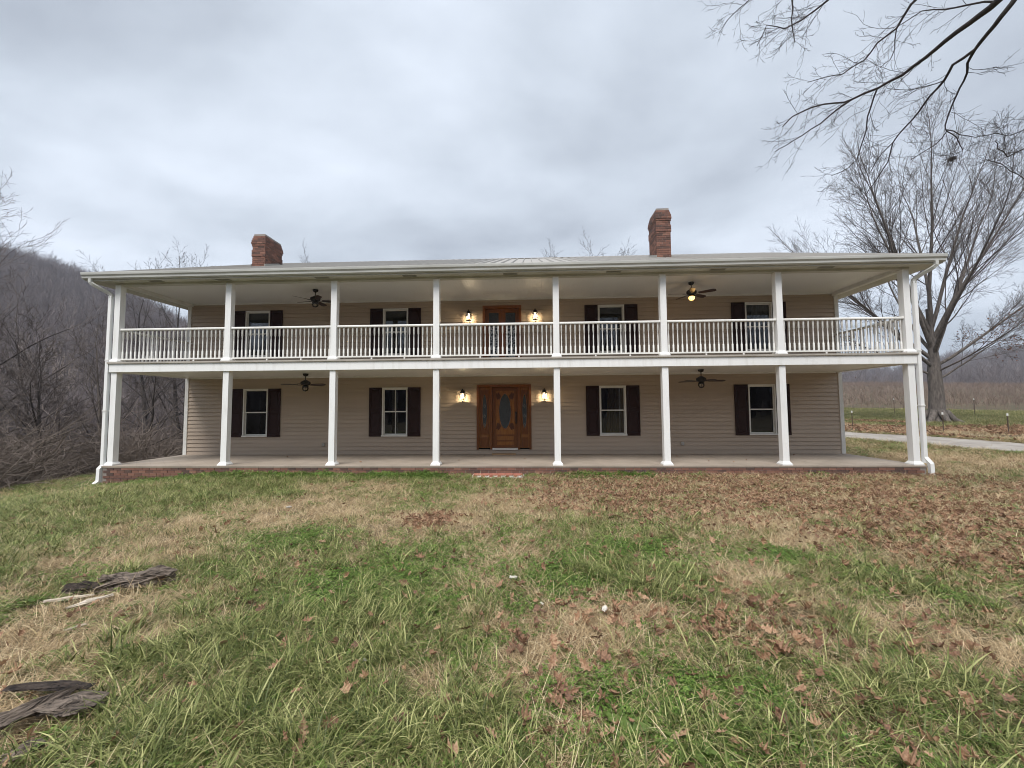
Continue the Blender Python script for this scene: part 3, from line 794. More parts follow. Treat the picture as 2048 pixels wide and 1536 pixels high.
fan(-6.14, 1.30, 2.68, 1.15, 'dark bronze ceiling fan under the ground-floor porch ceiling', False, 'fans of the lower porch')
fan(6.11, 1.30, 2.68, 1.15, 'dark bronze ceiling fan under the ground-floor porch ceiling', False, 'fans of the lower porch')
for x in (-6.17, 5.96):
    r = empty('outlet_box', (x, WY-.037, .34), 'small grey weatherproof outlet box low on the tan siding', 'outlet', 'outlet boxes on the porch wall')
    MB().box(-.045, .045, -.035, 0, -.06, .06).build('box', 'outlet_grey', r)
    MB().box(-.036, .036, -.05, -.0352, -.05, .05).build('cover', 'vent_grey' if x < 0 else 'outlet_grey', r)
pb = MB().box(-.40, .40, -.075, .075, 0, .045).build('wooden_board', 'bare_plank', None, loc=(.055, 2.42, .001))
tag(pb, 'short bare wooden board lying on the porch floor below the front door', 'board')
# brick paver step
st = empty('brick_step', (.08, -.42, float(gz(.08, -.42))+.02), 'low step of pale red pavers in the grass before the porch', 'step')
MB().box(-.68, .68, -.14, .14, -.08, .035).build('mortar_bed', 'white_trim', st)
pv = MB().box(-.098, .098, -.045, .045, -.03, .03).mesh('paver', 'brick_paver')
for row, y in enumerate((-.095, 0, .095)):
    for k in range(6):
        x = -.56+k*.213+(.05 if row % 2 else 0)
        piece('paver', pv, st, (x, y, .026+R.uniform(-.003, .003)), R.uniform(-.02, .02))
for o in list(st.children): pass

# ------------------------------------------------------------------ trees
def perp(d, rng):
    a = Vector((rng.gauss(0, 1), rng.gauss(0, 1), rng.gauss(0, 1))); a -= d*a.dot(d)
    return a.normalized() if a.length > 1e-6 else Vector((1, 0, 0))
class Tree:
    def __init__(s, seed, minr=.004):
        s.g = random.Random(seed); s.trunk = MB(); s.crown = MB(); s.tips = []; s.minr = minr
    def path(s, p, d, L, nseg, wander, trop):
        g = s.g; pts = [p.copy()]; d = d.normalized(); st_ = L/nseg
        for i in range(nseg):
            d = (d+perp(d, g)*wander*g.random()+Vector((0, 0, trop))).normalized(); p = p+d*st_; pts.append(p.copy())
        return pts, d
    def branch(s, p, d, L, r, lev, cfg):
        c = cfg[lev]; pts, dd = s.path(p, d, L, c['seg'], c['w'], c['t'])
        last = lev == len(cfg)-1
        n = len(pts); tip = max(s.minr, r*c.get('tip', .35)); rr = [r+(tip-r)*(i/(n-1)) for i in range(n)]
        s.emit(pts, rr, lev)
        if last:
            s.tips.append((pts[-1], dd)); return
        s.kids(pts, rr, lev, cfg, L)
    def emit(s, pts, rr, lev):
        r = rr[0]; k = 10 if r > .25 else 7 if r > .1 else 5 if r > .04 else 3
        (s.trunk if lev <= 1 else s.crown).tube(pts, rr, k)
    def kids(s, pts, rr, lev, cfg, L):
        c = cfg[lev]; g = s.g; n = len(pts); kn = c['kids']; kn = kn if isinstance(kn, int) else g.randint(*kn)
        ph = g.random()*6.28
        for k in range(kn):
            t = c.get('from', .25)+(1-c.get('from', .25))*(k+g.random())/kn; t = min(t, .995)
            f = t*(n-1); i = min(int(f), n-2); u = f-i
            p = pts[i]*(1-u)+pts[i+1]*u; d = (pts[i+1]-pts[i]).normalized(); r = rr[i]*(1-u)+rr[i+1]*u
            ang = c['ang']*g.uniform(.7, 1.3)*(1-.35*t); ph += 2.4+g.uniform(-.5, .5)
            a1 = d.cross(Vector((0, 0, 1))); a1 = a1.normalized() if a1.length > .05 else Vector((1, 0, 0)); a2 = d.cross(a1)
            sd = a1*math.cos(ph)+a2*math.sin(ph)
            nd = d*math.cos(ang)+sd*math.sin(ang)
            nl = L*c['ratio']*g.uniform(.7, 1.25)*(1-.45*t)
            s.branch(p, nd, nl, max(s.minr, r*c['rr']*g.uniform(.75, 1.05)), lev+1, cfg)
        if c.get('lead', True):
            s.branch(pts[-1], (pts[-1]-pts[-2]).normalized(), L*c['ratio']*.7, rr[-1], lev+1, cfg)
def place(t, name, loc, label, group=None, tm='bark', cm='twig', leaves=0, rz=0, scale=1):
    e = empty(name, loc, label, 'tree', group, rz); e.scale = (scale,)*3
    t.trunk.build('trunk', tm, e, True); t.crown.build('crown', cm, e, False)
    return e

# the big oak beyond the drive
OAK = gp(30.7, 20.1)
def oak():
    t = Tree(5, .0045); g = t.g
    cfg = [dict(seg=6, w=.1, t=.02, kids=0, ang=.6, ratio=.6, rr=.5),
           dict(seg=8, w=.11, t=.022, kids=(9, 11), ang=.60, ratio=.48, rr=.48, tip=.25, **{'from': .28}),
           dict(seg=6, w=.16, t=.03, kids=(7, 9), ang=.62, ratio=.48, rr=.50, tip=.35, **{'from': .2}),
           dict(seg=4, w=.22, t=.02, kids=(5, 7), ang=.6, ratio=.55, rr=.6, tip=.5, **{'from': .15}),
           dict(seg=3, w=.40, t=.02, kids=(2, 4), ang=.75, ratio=.55, rr=.75, tip=.7, **{'from': .2}),
           dict(seg=2, w=.4, t=.0)]
    tp = [Vector(v) for v in ((0, 0, -.3), (0, 0, .0), (.0, 0, .35), (.02, 0, 1.0), (.05, 0, 2.3), (.05, .05, 3.6), (.12, .1, 4.8), (.1, .15, 6.4), (.0, .2, 8.4))]
    tr = [1.1, .80, .58, .46, .41, .40, .31, .20, .12]
    t.trunk.tube(tp, tr, 14)
    for k in range(7):   # root flare
        a = k*.9; t.trunk.tube([Vector((.4*math.cos(a), .4*math.sin(a), .75)), Vector((.9*math.cos(a), .9*math.sin(a), .12)), Vector((1.5*math.cos(a), 1.5*math.sin(a), -.12))], [.28, .2, .06], 6)
    HS = lambda h: 3.0+(h-3.2)*.86
    limbs = [  # height, azimuth, tilt from vertical, length, radius
        (3.2, 0.2, 1.35, 9.0, .15), (3.6, 2.9, 1.30, 8.0, .15), (3.9, 5.0, 1.25, 7.0, .13), (4.4, -0.3, 1.15, 10.0, .22), (4.3, 3.3, 1.05, 10.0, .24),
        (5.0, 2.6, .80, 11.5, .27), (5.2, .5, .85, 12.0, .28), (5.4, 4.3, .8, 10.5, .24), (5.6, 1.6, .75, 10.5, .24), (5.8, 3.5, .60, 12.5, .28), (6.2, 0.0, .52, 12.5, .28),
        (6.6, 5.3, .5, 12, .24), (6.8, 2.2, .45, 12.5, .25), (7.2, 3.0, .34, 12.5, .26), (7.4, .8, .26, 13, .27), (7.5, 4.2, .16, 13, .27), (7.5, -.6, .30, 12.5, .25)]
    for h, a, tl, L, r in limbs:
        h = HS(h)
        i = max(k for k in range(len(tp)-1) if tp[k].z <= h); u = min(1, (h-tp[i].z)/(tp[i+1].z-tp[i].z)); p = tp[i]*(1-u)+tp[i+1]*u
        tl *= .9; d = Vector((math.cos(a)*math.sin(tl), math.sin(a)*math.sin(tl), math.cos(tl)))
        t.branch(p, d, L*.97, r*.54, 1, cfg)
    o = place(t, 'oak_tree', OAK, tm='bark_grey', cm='twig_grey', label= 'large bare oak with spreading crown on the grass beyond the drive')
    lv = MB()   # clinging brown leaves on the lower boughs
    for p, d in t.tips:
        if p.z < 7.0 and g.random() < (.16 if p.x > 0 else .08):
            for q in range(1):
                c = p+Vector((g.gauss(0, .1), g.gauss(0, .1), g.gauss(0, .1))); a = perp(d, g)*.07; b = perp(a.normalized(), g)*.045; n = len(lv.v)
                lv.v += [tuple(c-a), tuple(c+b), tuple(c+a), tuple(c-b)]; lv.f.append((n, n+1, n+2, n+3))
    tag(lv.build('leaves', 'oak_leaf', o), kind='stuff')
    return t
oak()
nest = Tree(3); 
for k in range(160):
    a = nest.g.random()*6.28; r_ = .19*nest.g.random()**.5; p = Vector((r_*math.cos(a), r_*math.sin(a), nest.g.uniform(-.13, .10))); q = perp(Vector((0, 0, 1)), nest.g)*.14
    q.z *= .3; nest.crown.tube([p-q, p+q], [.012, .008], 3)
tag(nest.crown.build('squirrel_nest', 'nest', None, loc=(OAK.x+1.9, OAK.y-.4, 19.9)), 'dark ball of twigs and leaves high in the oak crown', 'nest')

# the tree whose limbs hang over the lawn from outside the frame
def overhang():
    t = Tree(21, .0019); g = t.g
    L = {'main': [(10.9, -6.5, 9.2), (9.6, -5.95, 8.55), (8.6, -5.6, 7.95), (7.98, -5.35, 7.61), (7.95, -5.12, 7.57), (7.88, -4.9, 7.55), (7.76, -4.64, 7.5), (7.65, -4.41, 7.42), (7.49, -4.17, 7.33), (7.27, -3.94, 7.29), (6.98, -3.7, 7.27), (6.79, -3.59, 7.3), (6.45, -3.39, 7.37), (6.2, -3.22, 7.32), (6.08, -3.1, 7.2)],
         'main2': [(6.98, -3.7, 7.27), (6.83, -3.56, 7.2), (6.64, -3.36, 7.06), (6.4, -3.17, 6.95), (6.18, -3.01, 6.86), (6.02, -2.91, 6.8)],
         'second': [(9.6, -5.95, 8.55), (8.8, -5.5, 8.1), (8.29, -5.23, 7.72), (8.14, -5.08, 7.45), (8.13, -4.91, 7.36), (8.12, -4.73, 7.26), (7.99, -4.51, 7.2), (8.0, -4.35, 7.06), (7.93, -4.16, 6.93), (7.9, -3.98, 6.78), (7.81, -3.79, 6.62), (7.74, -3.63, 6.46), (7.79, -3.45, 6.2), (7.71, -3.21, 5.91), (7.65, -3.08, 5.75)],
         'third': [(8.12, -4.73, 7.26), (8.15, -4.58, 7.16), (8.22, -4.5, 7.06), (8.25, -4.34, 6.92), (8.28, -4.19, 6.77), (8.35, -3.97, 6.53), (8.42, -3.92, 6.45), (8.35, -3.76, 6.3), (8.11, -3.55, 6.16)],
         'thirdb': [(8.42, -3.92, 6.45), (8.61, -3.89, 6.35), (8.82, -3.78, 6.18), (8.71, -3.72, 6.13)],
         'thirdc': [(8.41, -3.93, 6.47), (8.63, -3.92, 6.38), (8.9, -3.92, 6.32), (9.15, -3.96, 6.34), (9.31, -4.06, 6.46)],
         'secb': [(8.0, -4.35, 7.06), (7.86, -4.24, 7.07), (7.66, -4.11, 7.1), (7.37, -3.99, 7.24)],
         'left1': [(9.6, -5.95, 8.55), (8.4, -5.2, 8.5), (7.46, -4.68, 8.35), (7.35, -4.55, 8.25), (7.26, -4.37, 8.01), (7.1, -4.17, 7.94), (7.01, -4.0, 7.78), (6.78, -3.78, 7.71), (6.56, -3.65, 7.77), (6.34, -3.5, 7.8)],
         'l1b': [(7.26, -4.37, 8.01), (7.3, -4.27, 7.73), (7.29, -4.18, 7.61), (7.21, -4.07, 7.56)],
         'up1': [(7.96, -5.2, 7.59), (7.79, -5.0, 7.76), (7.63, -4.8, 7.89), (7.45, -4.62, 8.06), (7.28, -4.4, 8.03)],
         'drop': [(7.26, -3.93, 7.29), (7.26, -3.77, 7.05), (7.31, -3.58, 6.73), (7.32, -3.32, 6.33), (7.24, -3.22, 6.24), (7.01, -3.07, 6.17)],
         'secc': [(7.74, -3.63, 6.46), (7.65, -3.49, 6.34), (7.59, -3.3, 6.11)],
         'tl1': [(10.9, -6.5, 10.2), (8.6, -5.2, 9.7), (7.2, -4.4, 9.3), (6.62, -4.01, 9.11), (6.51, -3.93, 9.05), (6.32, -3.79, 8.96), (6.16, -3.67, 8.9), (5.95, -3.53, 8.88), (5.68, -3.4, 9.1), (5.55, -3.27, 8.79)],
         'tl2': [(7.2, -4.4, 9.3), (6.5, -3.95, 9.6), (6.07, -3.68, 9.51), (6.03, -3.64, 9.39), (6.03, -3.6, 9.0), (6.06, -3.58, 8.74), (6.1, -3.56, 8.56)],
         'tl3': [(6.5, -3.95, 9.6), (5.62, -3.44, 9.79), (5.46, -3.34, 9.76), (5.26, -3.23, 9.65), (5.06, -3.11, 9.51), (4.93, -3.02, 9.32)],
         'rt0': [(10.9, -6.3, 8.0), (10.6, -5.2, 7.2), (10.3, -4.4, 6.75), (10.18, -3.88, 6.35)],
         'rt1': [(10.3, -4.4, 6.75), (9.77, -4.13, 6.62), (9.66, -3.98, 6.39), (9.44, -3.94, 6.31), (9.14, -3.98, 6.35)],
         'rt2': [(10.18, -3.88, 6.35), (9.86, -3.8, 6.16), (9.62, -3.74, 6.05), (9.37, -3.82, 6.16), (9.25, -3.9, 6.26)],
         'rt3': [(10.18, -3.88, 6.35), (10.4, -3.6, 5.95), (10.16, -3.5, 5.76), (9.82, -3.59, 5.87), (9.32, -3.71, 6.02)]}
    rads = {'main': (.085, .009), 'main2': (.018, .006), 'second': (.048, .007), 'third': (.022, .007), 'thirdb': (.010, .005), 'thirdc': (.010, .004), 'secb': (.010, .004), 'left1': (.040, .006), 'l1b': (.009, .005), 'up1': (.016, .006), 'drop': (.015, .006), 'secc': (.010, .006), 'tl1': (.05, .007), 'tl2': (.03, .006), 'tl3': (.016, .005), 'rt0': (.05, .02), 'rt1': (.014, .005), 'rt2': (.018, .005), 'rt3': (.014, .005)}
    cfg = [0, dict(seg=5, w=.36, t=0, kids=(3, 5), ang=.7, ratio=.55, rr=.7, tip=.6, **{'from': .2}), dict(seg=4, w=.5, t=.0, kids=(1, 3), ang=.8, ratio=.5, rr=.8, tip=.7, **{'from': .2}), dict(seg=3, w=.55, t=.0)]
    for k, P in L.items():
        a, b = rads[k]; pts = [Vector(p) for p in P]; q = []
        for i in range(len(pts)-1):     # refine and roughen the drawn path
            q.append(pts[i]); sl_ = (pts[i+1]-pts[i]).length
            q.append((pts[i]+pts[i+1])/2+Vector((g.gauss(0, .035), g.gauss(0, .05), g.gauss(0, .035)))*min(.6, sl_))
        q.append(pts[-1]); n = len(q); rr = [a*(b/a)**(i/(n-1)) for i in range(n)]
        (t.trunk if a > .03 else t.crown).tube(q, rr, 8 if a > .05 else 6)
        ln = sum((q[i+1]-q[i]).length for i in range(n-1))
        st0 = .45 if k in ('main', 'second', 'tl1') else .35 if k == 'left1' else .12
        m = int(ln*(1-st0)*5.5)+3
        for j in range(m):
            f = (st0+(1-st0)*(j+g.random())/m)*(n-1); i = min(int(f), n-2); u = f-i; p = q[i]*(1-u)+q[i+1]*u; d = (q[i+1]-q[i]).normalized()
            ang = g.uniform(.5, 1.1); nd = d*math.cos(ang)+perp(d, g)*math.sin(ang)
            t.branch(p, nd, g.uniform(.22, .62)*(1.15 if f/(n-1) < .7 else .9), max(.0026, rr[i]*.42 if rr[i] < .012 else .0045), 1, cfg)
    base = gp(11.3, -6.7)
    e = empty('overhanging_tree', base, 'tall bare tree leaning its long limbs and twigs over the lawn', 'tree')
    t.trunk.tube([Vector((11.45, -6.75, base.z-.3)), Vector((11.4, -6.7, base.z+.5)), Vector((11.35, -6.7, 3.0)), Vector((11.1, -6.6, 6.0)), Vector((10.9, -6.5, 9.2)), Vector((11.1, -6.4, 12.0)), Vector((11.3, -6.6, 15.0))], [.62, .45, .38, .33, .26, .16, .04], 12)
    for a_, z_, l_ in ((.3, 9, 5), (-1.2, 10.5, 4.5), (1.2, 11.5, 4), (-.4, 7.5, 5)):   # limbs on the far side
        t.branch(Vector((11.0, -6.5, z_)), Vector((math.cos(a_), math.sin(a_), .7)), l_, .1, 1, [0, dict(seg=6, w=.3, t=.02, kids=8, ang=.7, ratio=.5, rr=.5, tip=.3), dict(seg=4, w=.4, t=0, kids=5, ang=.7, ratio=.5, rr=.6, tip=.5), dict(seg=3, w=.4, t=0)])
    for mb in (t.trunk, t.crown): mb.v = [(x-base.x, y-base.y, z-base.z) for x, y, z in mb.v]
    t.trunk.build('trunk', 'bark_dark', e, True); t.crown.build('crown', 'twig_dark', e)
overhang()

# woodland trees: three kinds, copied about
def wood_tree(seed, H, spread, minr=.010, kidscale=1.0, lean=0):
    t = Tree(seed, minr); g = t.g
    cfg = [dict(seg=9, w=.16, t=.03, kids=int(13*kidscale), ang=.85*spread, ratio=.46, rr=.45, tip=.16, **{'from': .24}),
           dict(seg=6, w=.3, t=.03, kids=(5, 7), ang=.75, ratio=.5, rr=.55, tip=.35, **{'from': .2}),
           dict(seg=4, w=.35, t=.02, kids=(4, 5), ang=.75, ratio=.52, rr=.6, tip=.5, **{'from': .15}),
           dict(seg=3, w=.4, t=.01, kids=(2, 3), ang=.8, ratio=.55, rr=.7, tip=.6, **{'from': .2}),
           dict(seg=2, w=.4, t=0)]
    t.branch(Vector((0, 0, -.4)), Vector((lean, 0, 1)), H, H*.017, 0, cfg)
    return t
kinds = [wood_tree(31, 11, 1.0), wood_tree(32, 9, 1.25, lean=.35), wood_tree(33, 12.5, .8), wood_tree(36, 12, 1.15, .0055, 1.25)]
TOP = [max(v[2] for v in t.crown.v) for t in kinds]
protos = []
for k, t in enumerate(kinds):
    protos.append((t.trunk.mesh('trunk', 'bark' if k == 2 else 'bark_dark', True), t.crown.mesh('crown', 'twig')))
def wtree(k, x, y, s, rz, label, group, z=None):
    e = empty('woodland_tree', gp(x, y) if z is None else Vector((x, y, z)), label, 'tree', group, rz); e.scale = (s,)*3
    link('trunk', protos[k][0], e); link('crown', protos[k][1], e)
GW = 'bare trees at the edge of the woods'
spots = [(-16.2, 6.2, .62), (-18.2, 4.6, .72), (-15.6, 9.5, .66), (-17.5, 3.5, .62), (-20, 1.0, .8), (-19.5, 7.5, .75), (-23, 4.0, .95), (-24, 10.5, .9), (-17, 11, .62), (-21.5, 14, .85), (-27, 1.5, 1.0), (-28, 8, 1.05), (-15.5, 15.5, .8), (-26, 17, 1.0), (-31, 14, 1.1), (-20, 21, .95), (-24.5, -2.5, .85), (-30, -4, 1.05), (-14, 20, .85), (-33, 3, 1.15), (-19, 27, 1.0), (-28, 25, 1.1), (-36, 20, 1.15)]
for i, (x, y, s) in enumerate(spots):
    k = i % 3; wtree(k, x, y, s*.74, R.uniform(0, 6.28), ['slender bare tree standing among the brush beside the lawn', 'leaning bare tree with wide limbs in the woods beside the lawn', 'tall narrow bare tree in the woods beside the lawn'][k], GW)
def wtree_to(k, x, y, top, rz, label, group):     # scaled so that its top reaches a given height
    wtree(k, x, y, (top-float(gz(x, y)))/TOP[k], rz, label, group)
wtree_to(3, -25.7, 7.8, 14.6, 1.0, 'tall pale bare tree rising above the wooded hillside skyline', None)
GB = 'bare treetops behind the house'
for x, y, top, rz in ((-36.0, 27, 18.4, .3), (-33.0, 28, 19.0, 2.1), (-21.2, 27, 17.8, 4.0), (4.4, 34, 20.6, .9), (7.8, 34, 21.4, 2.7), (11.0, 34, 20.9, 5.2)):
    wtree_to(3, x, y, top, rz, 'bare tree behind the house with only its top showing over the roof', GB)

# ------------------------------------------------------------------ scattering with geometry nodes
def scatter(name, P, rot, scl, idx, srcs, label, parent=None):
    me = bpy.data.meshes.new(name); me.vertices.add(len(P)); me.vertices.foreach_set('co', np.asarray(P, np.float32).ravel())
    for nm, ty, dat in (('rot', 'FLOAT_VECTOR', rot), ('scl', 'FLOAT', scl), ('idx', 'INT', idx)):
        at = me.attributes.new(nm, ty, 'POINT')
        at.data.foreach_set('vector' if ty == 'FLOAT_VECTOR' else 'value', np.asarray(dat, np.int32 if ty == 'INT' else np.float32).ravel())
    cc = bpy.data.collections.new(name+'_pieces')
    for k, s in enumerate(srcs):
        ob = bpy.data.objects.new('%s_piece_%02d' % (name, k), s); cc.objects.link(ob)
    o = link(name, me); g = bpy.data.node_groups.new(name, 'GeometryNodeTree')
    g.interface.new_socket('Geometry', in_out='INPUT', socket_type='NodeSocketGeometry'); g.interface.new_socket('Geometry', in_out='OUTPUT', socket_type='NodeSocketGeometry')
    gi = g.nodes.new('NodeGroupInput'); go = g.nodes.new('NodeGroupOutput'); ip = g.nodes.new('GeometryNodeInstanceOnPoints'); ci = g.nodes.new('GeometryNodeCollectionInfo')
    ci.inputs['Collection'].default_value = cc; ci.inputs['Separate Children'].default_value = True; ci.inputs['Reset Children'].default_value = True
    ip.inputs['Pick Instance'].default_value = True
    m2p = g.nodes.new('GeometryNodeMeshToPoints')
    def na(nm, ty):
        n = g.nodes.new('GeometryNodeInputNamedAttribute'); n.data_type = ty; n.inputs[0].default_value = nm; return n.outputs[0]
    g.links.new(gi.outputs[0], m2p.inputs[0]); g.links.new(m2p.outputs[0], ip.inputs['Points']); g.links.new(ci.outputs[0], ip.inputs['Instance'])
    g.links.new(na('idx', 'INT'), ip.inputs['Instance Index']); g.links.new(na('rot', 'FLOAT_VECTOR'), ip.inputs['Rotation']); g.links.new(na('scl', 'FLOAT'), ip.inputs['Scale'])
    g.links.new(ip.outputs[0], go.inputs[0])
    md = o.modifiers.new('scatter', 'NODES'); md.node_group = g
    return tag(o, label, kind='stuff')

# hillside woods
def far_tree(seed, H):
    t = Tree(seed, .035); cfg = [dict(seg=4, w=.15, t=.02, kids=11, ang=.6, ratio=.45, rr=.5, tip=.25, **{'from': .25}), dict(seg=3, w=.35, t=.03, kids=5, ang=.65, ratio=.5, rr=.7, tip=.6), dict(seg=2, w=.4, t=.02)]
    t.branch(Vector((0, 0, -1)), Vector((0, 0, 1)), H, .20, 0, cfg); m = MB(); m.v = t.trunk.v+t.crown.v; o = len(t.trunk.v)
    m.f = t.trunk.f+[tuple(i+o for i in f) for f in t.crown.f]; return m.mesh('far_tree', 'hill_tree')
far = [far_tree(50+k, 10+k*.6) for k in range(5)]
def polar(n, a0, a1, r0_, r1_):
    th = np.radians(NR.uniform(a0, a1, n)); r = np.sqrt(NR.uniform(r0_**2, r1_**2, n)); x = CAM.x+r*np.sin(th); y = CAM.y+r*np.cos(th); return x, y, r
def scat_ground(name, x, y, scl, srcs, label, tilt=.06, dz=0):
    n = len(x); rot = np.stack([NR.normal(0, tilt, n), NR.normal(0, tilt, n), NR.uniform(0, 6.28, n)], 1)
    return scatter(name, np.stack([x, y, gz(x, y)+dz], 1), rot, scl, NR.integers(0, len(srcs), n), srcs, label)
xa, ya, ra = polar(9500, -76, -26, 150, 600)
xd, yd_, rd = polar(1700, -76, -26, 60, 150)
xb, yb, _ = polar(5500, 22, 66, 280, 760)
xc, yc, _ = polar(2600, 105, 255, 34, 170)  # unseen woods behind the camera, added to give the windows dark reflections
x_ = np.concatenate([xa, xb, xc, xd]); y_ = np.concatenate([ya, yb, yc, yd_])
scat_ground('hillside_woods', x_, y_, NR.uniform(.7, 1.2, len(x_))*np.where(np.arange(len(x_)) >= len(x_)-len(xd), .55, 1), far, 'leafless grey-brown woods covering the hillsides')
# undergrowth at the wood edge
def brush(seed):
    g = random.Random(seed); m = MB()
    for k in range(46):
        a = g.random()*6.28; r_ = g.random()*.9; p = Vector((r_*math.cos(a), r_*math.sin(a), -.2)); d = Vector((g.gauss(0, .55), g.gauss(0, .55), 1)).normalized(); pts = [p]
        n = 6; L = g.uniform(1.2, 3.0)
        for i in range(n):
            d = (d+Vector((g.gauss(0, .22), g.gauss(0, .22), g.gauss(-.05, .16)))).normalized(); p = p+d*L/n; pts.append(p.copy())
        m.tube(pts, [.013*(1-.7*i/n) for i in range(n+1)], 3)
        for q in range(7):
            i = g.randint(1, n-1); e_ = pts[i]; dd = Vector((g.gauss(0, 1), g.gauss(0, 1), g.gauss(.3, .7))).normalized()
            m.tube([e_, e_+dd*.3, e_+dd*.55+Vector((g.gauss(0, .1), g.gauss(0, .1), .05))], [.006, .005, .003], 3)
    return m.mesh('brush', 'wood_brush')
bs = [brush(70+k) for k in range(5)]
n = 1500
bx = NR.uniform(-50, -14.2, n); by = NR.uniform(-14, 48, n); k_ = (bx < -14.4-.10*np.clip(by-2, 0, 99)*0) & ~((bx > -16) & (by > 30))
bx, by = bx[k_], by[k_]
scat_ground('undergrowth', bx, by, NR.uniform(.7, 1.5, len(bx)), bs, 'tangled leafless brush under the trees beside the lawn', .15)
# orchard rows beyond the field
def vine(seed):
    g = random.Random(seed); m = MB()
    m.tube([Vector((0, 0, -.2)), Vector((0, 0, 1.0))], [.05, .035], 4)
    for k in range(16):
        p = Vector((g.gauss(0, .15), g.gauss(0, .4), g.uniform(.5, 1.0))); d = Vector((g.gauss(0, .35), g.gauss(0, .45), 1)).normalized(); L = g.uniform(.7, 1.5)
        q = p+d*L*.5; q2 = q+(d+Vector((g.gauss(0, .3), g.gauss(0, .3), 0)))*L*.5
        m.tube([p, q, q2], [.022, .016, .010], 3)
    return m.mesh('vine', 'orchard_twig')
vs_ = [vine(90+k) for k in range(4)]
ox, oy = [], []
for row in range(26):
    yy = 47+row*4.4+ (row/26)**2*25
    xx = np.arange(14, 190, 1.0); ox.append(xx+NR.uniform(-.2, .2, len(xx))); oy.append(yy-.20*(xx-14)+NR.uniform(-.2, .2, len(xx)))
ox = np.concatenate(ox); oy = np.concatenate(oy); k_ = (oy > 30) & (np.hypot(ox-CAM.x, oy-CAM.y) > 66)
ox, oy = ox[k_], oy[k_]
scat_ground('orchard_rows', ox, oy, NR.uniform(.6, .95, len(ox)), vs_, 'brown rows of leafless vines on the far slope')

# fence posts
def post(x, y, h, label, grp):
    e = empty('fence_post', gp(x, y), label, 'fence post', grp)
    b = MB().box(-.022, .022, -.004, .004, -.3, h); b.box(-.004, .004, .0045, .035, -.3, h-.002)
    for k in range(int(h/.1)-1): b.box(-.01, .01, -.012, -.0045, .1+k*.1, .13+k*.1)
    b.build('post', 'steel_dark', e)
    MB().box(-.028, .028, -.016, .04, h-.12, h+.01).build('cap', 'post_white', e)
for x, y in ((20.6, 14.7), (23.6, 12.3), (25.45, 10.9), (17.8, 17.2), (27.5, 8.9)):
    post(x, y, 1.1, 'dark steel fence post with white tip on the verge of the gravel drive', 'fence posts along the drive')
for x, y in ((32.5, 32.6), (36.5, 30.4), (41.5, 28.0), (28.5, 34.7), (46, 25.8), (51, 23.4)):
    post(x, y, 1.5, 'thin fence post with white tip at the foot of the vine rows', 'fence posts before the vine rows')

# ------------------------------------------------------------------ lawn
PATCH = {
 'S': [(-3.62, -6.55, .87, .82), (-2.74, -4.36, 1.42, 1.18), (-4.05, -5.77, .83, .64), (-.5, -5.57, 1.14, 1.05), (.48, -3.94, 1.3, 1.09), (.6, -6.88, .46, .89), (-2.2, -8.21, .68, .44), (-2.37, -8.61, .43, .39), (1.4, -8.21, .6, .52), (.91, -8.67, .33, .35), (1.08, -9.17, .22, .19), (.2, -8.99, .19, .2), (2.97, -6.87, .45, .74), (2.8, -8.47, .38, .29), (3.6, -8.4, .47, .47), (4.14, -5.46, .78, 1.05), (2.48, -9.28, .27, .11), (-3.08, -2.23, 1.12, .77), (-1.71, -9.13, .32, .31), (15, 2, 3, 2)],
 'L': [(6.15, -.95, 4.59, 1.83), (6.35, -3.4, 3.29, 2.23), (2.77, -2.63, 1.93, 2.19), (5.56, -6.19, 1.09, 1.14), (1.09, -8.63, .4, .31), (1.44, -8.06, .38, .31), (2.35, -9.02, .18, .22), (3.74, -8.59, .24, .31), (-.46, -5.26, .42, .5), (2.49, -8.14, .36, .43), (.88, -9.14, .3, .2), (9.5, -3, 3, 3), (26, 17, 9, 3)],
 'C': [(1.4, -9.04, .39, .29), (-.4, -7.73, .64, .49), (-.7, -8.14, .31, .23), (2.48, -6.66, 1.07, .5), (0, -6.49, .85, .73), (-1.93, -6.23, .62, .42), (1.87, -8.95, .27, .31), (-8.3, -.5, 1.9, .5), (-5.4, -.45, 1.5, .45), (-2.6, -.45, 1.2, .45), (2.9, -.45, .9, .4), (1.88, -9.27, .28, .12), (1, -7.47, .4, .56), (1.43, -7.62, .47, .31)],
 'T': [(-.44, -9.27, 1.01, .27), (-.27, -8.09, .34, .39), (-1.7, -8.11, .39, .47), (-1.15, -8.59, .56, .33), (3.04, -8.64, .47, .39), (2.17, -9.23, .58, .18), (1.94, -7.58, .47, .42), (5.55, -5.82, .92, .47), (-6.78, -2.35, 2.58, 2.25), (-7.18, -3.45, 1.3, 2.43), (.53, -9.28, .35, .21), (-.38, -8.96, .7, .24), (-4.77, -6.25, .89, .64)]}
def field(key, x, y):
    s = np.zeros_like(x)
    wx = x+.55*(fbm(x*2.6, y*2.6, 5)-.47); wy = y+.55*(fbm(x*2.6, y*2.6, 8)-.47)
    for cx, cy, rx, ry in PATCH[key]:
        q = ((wx-cx)/rx)**2+((wy-cy)/ry)**2; s = np.maximum(s, np.exp(-(q*.80)**2.5))
    return s
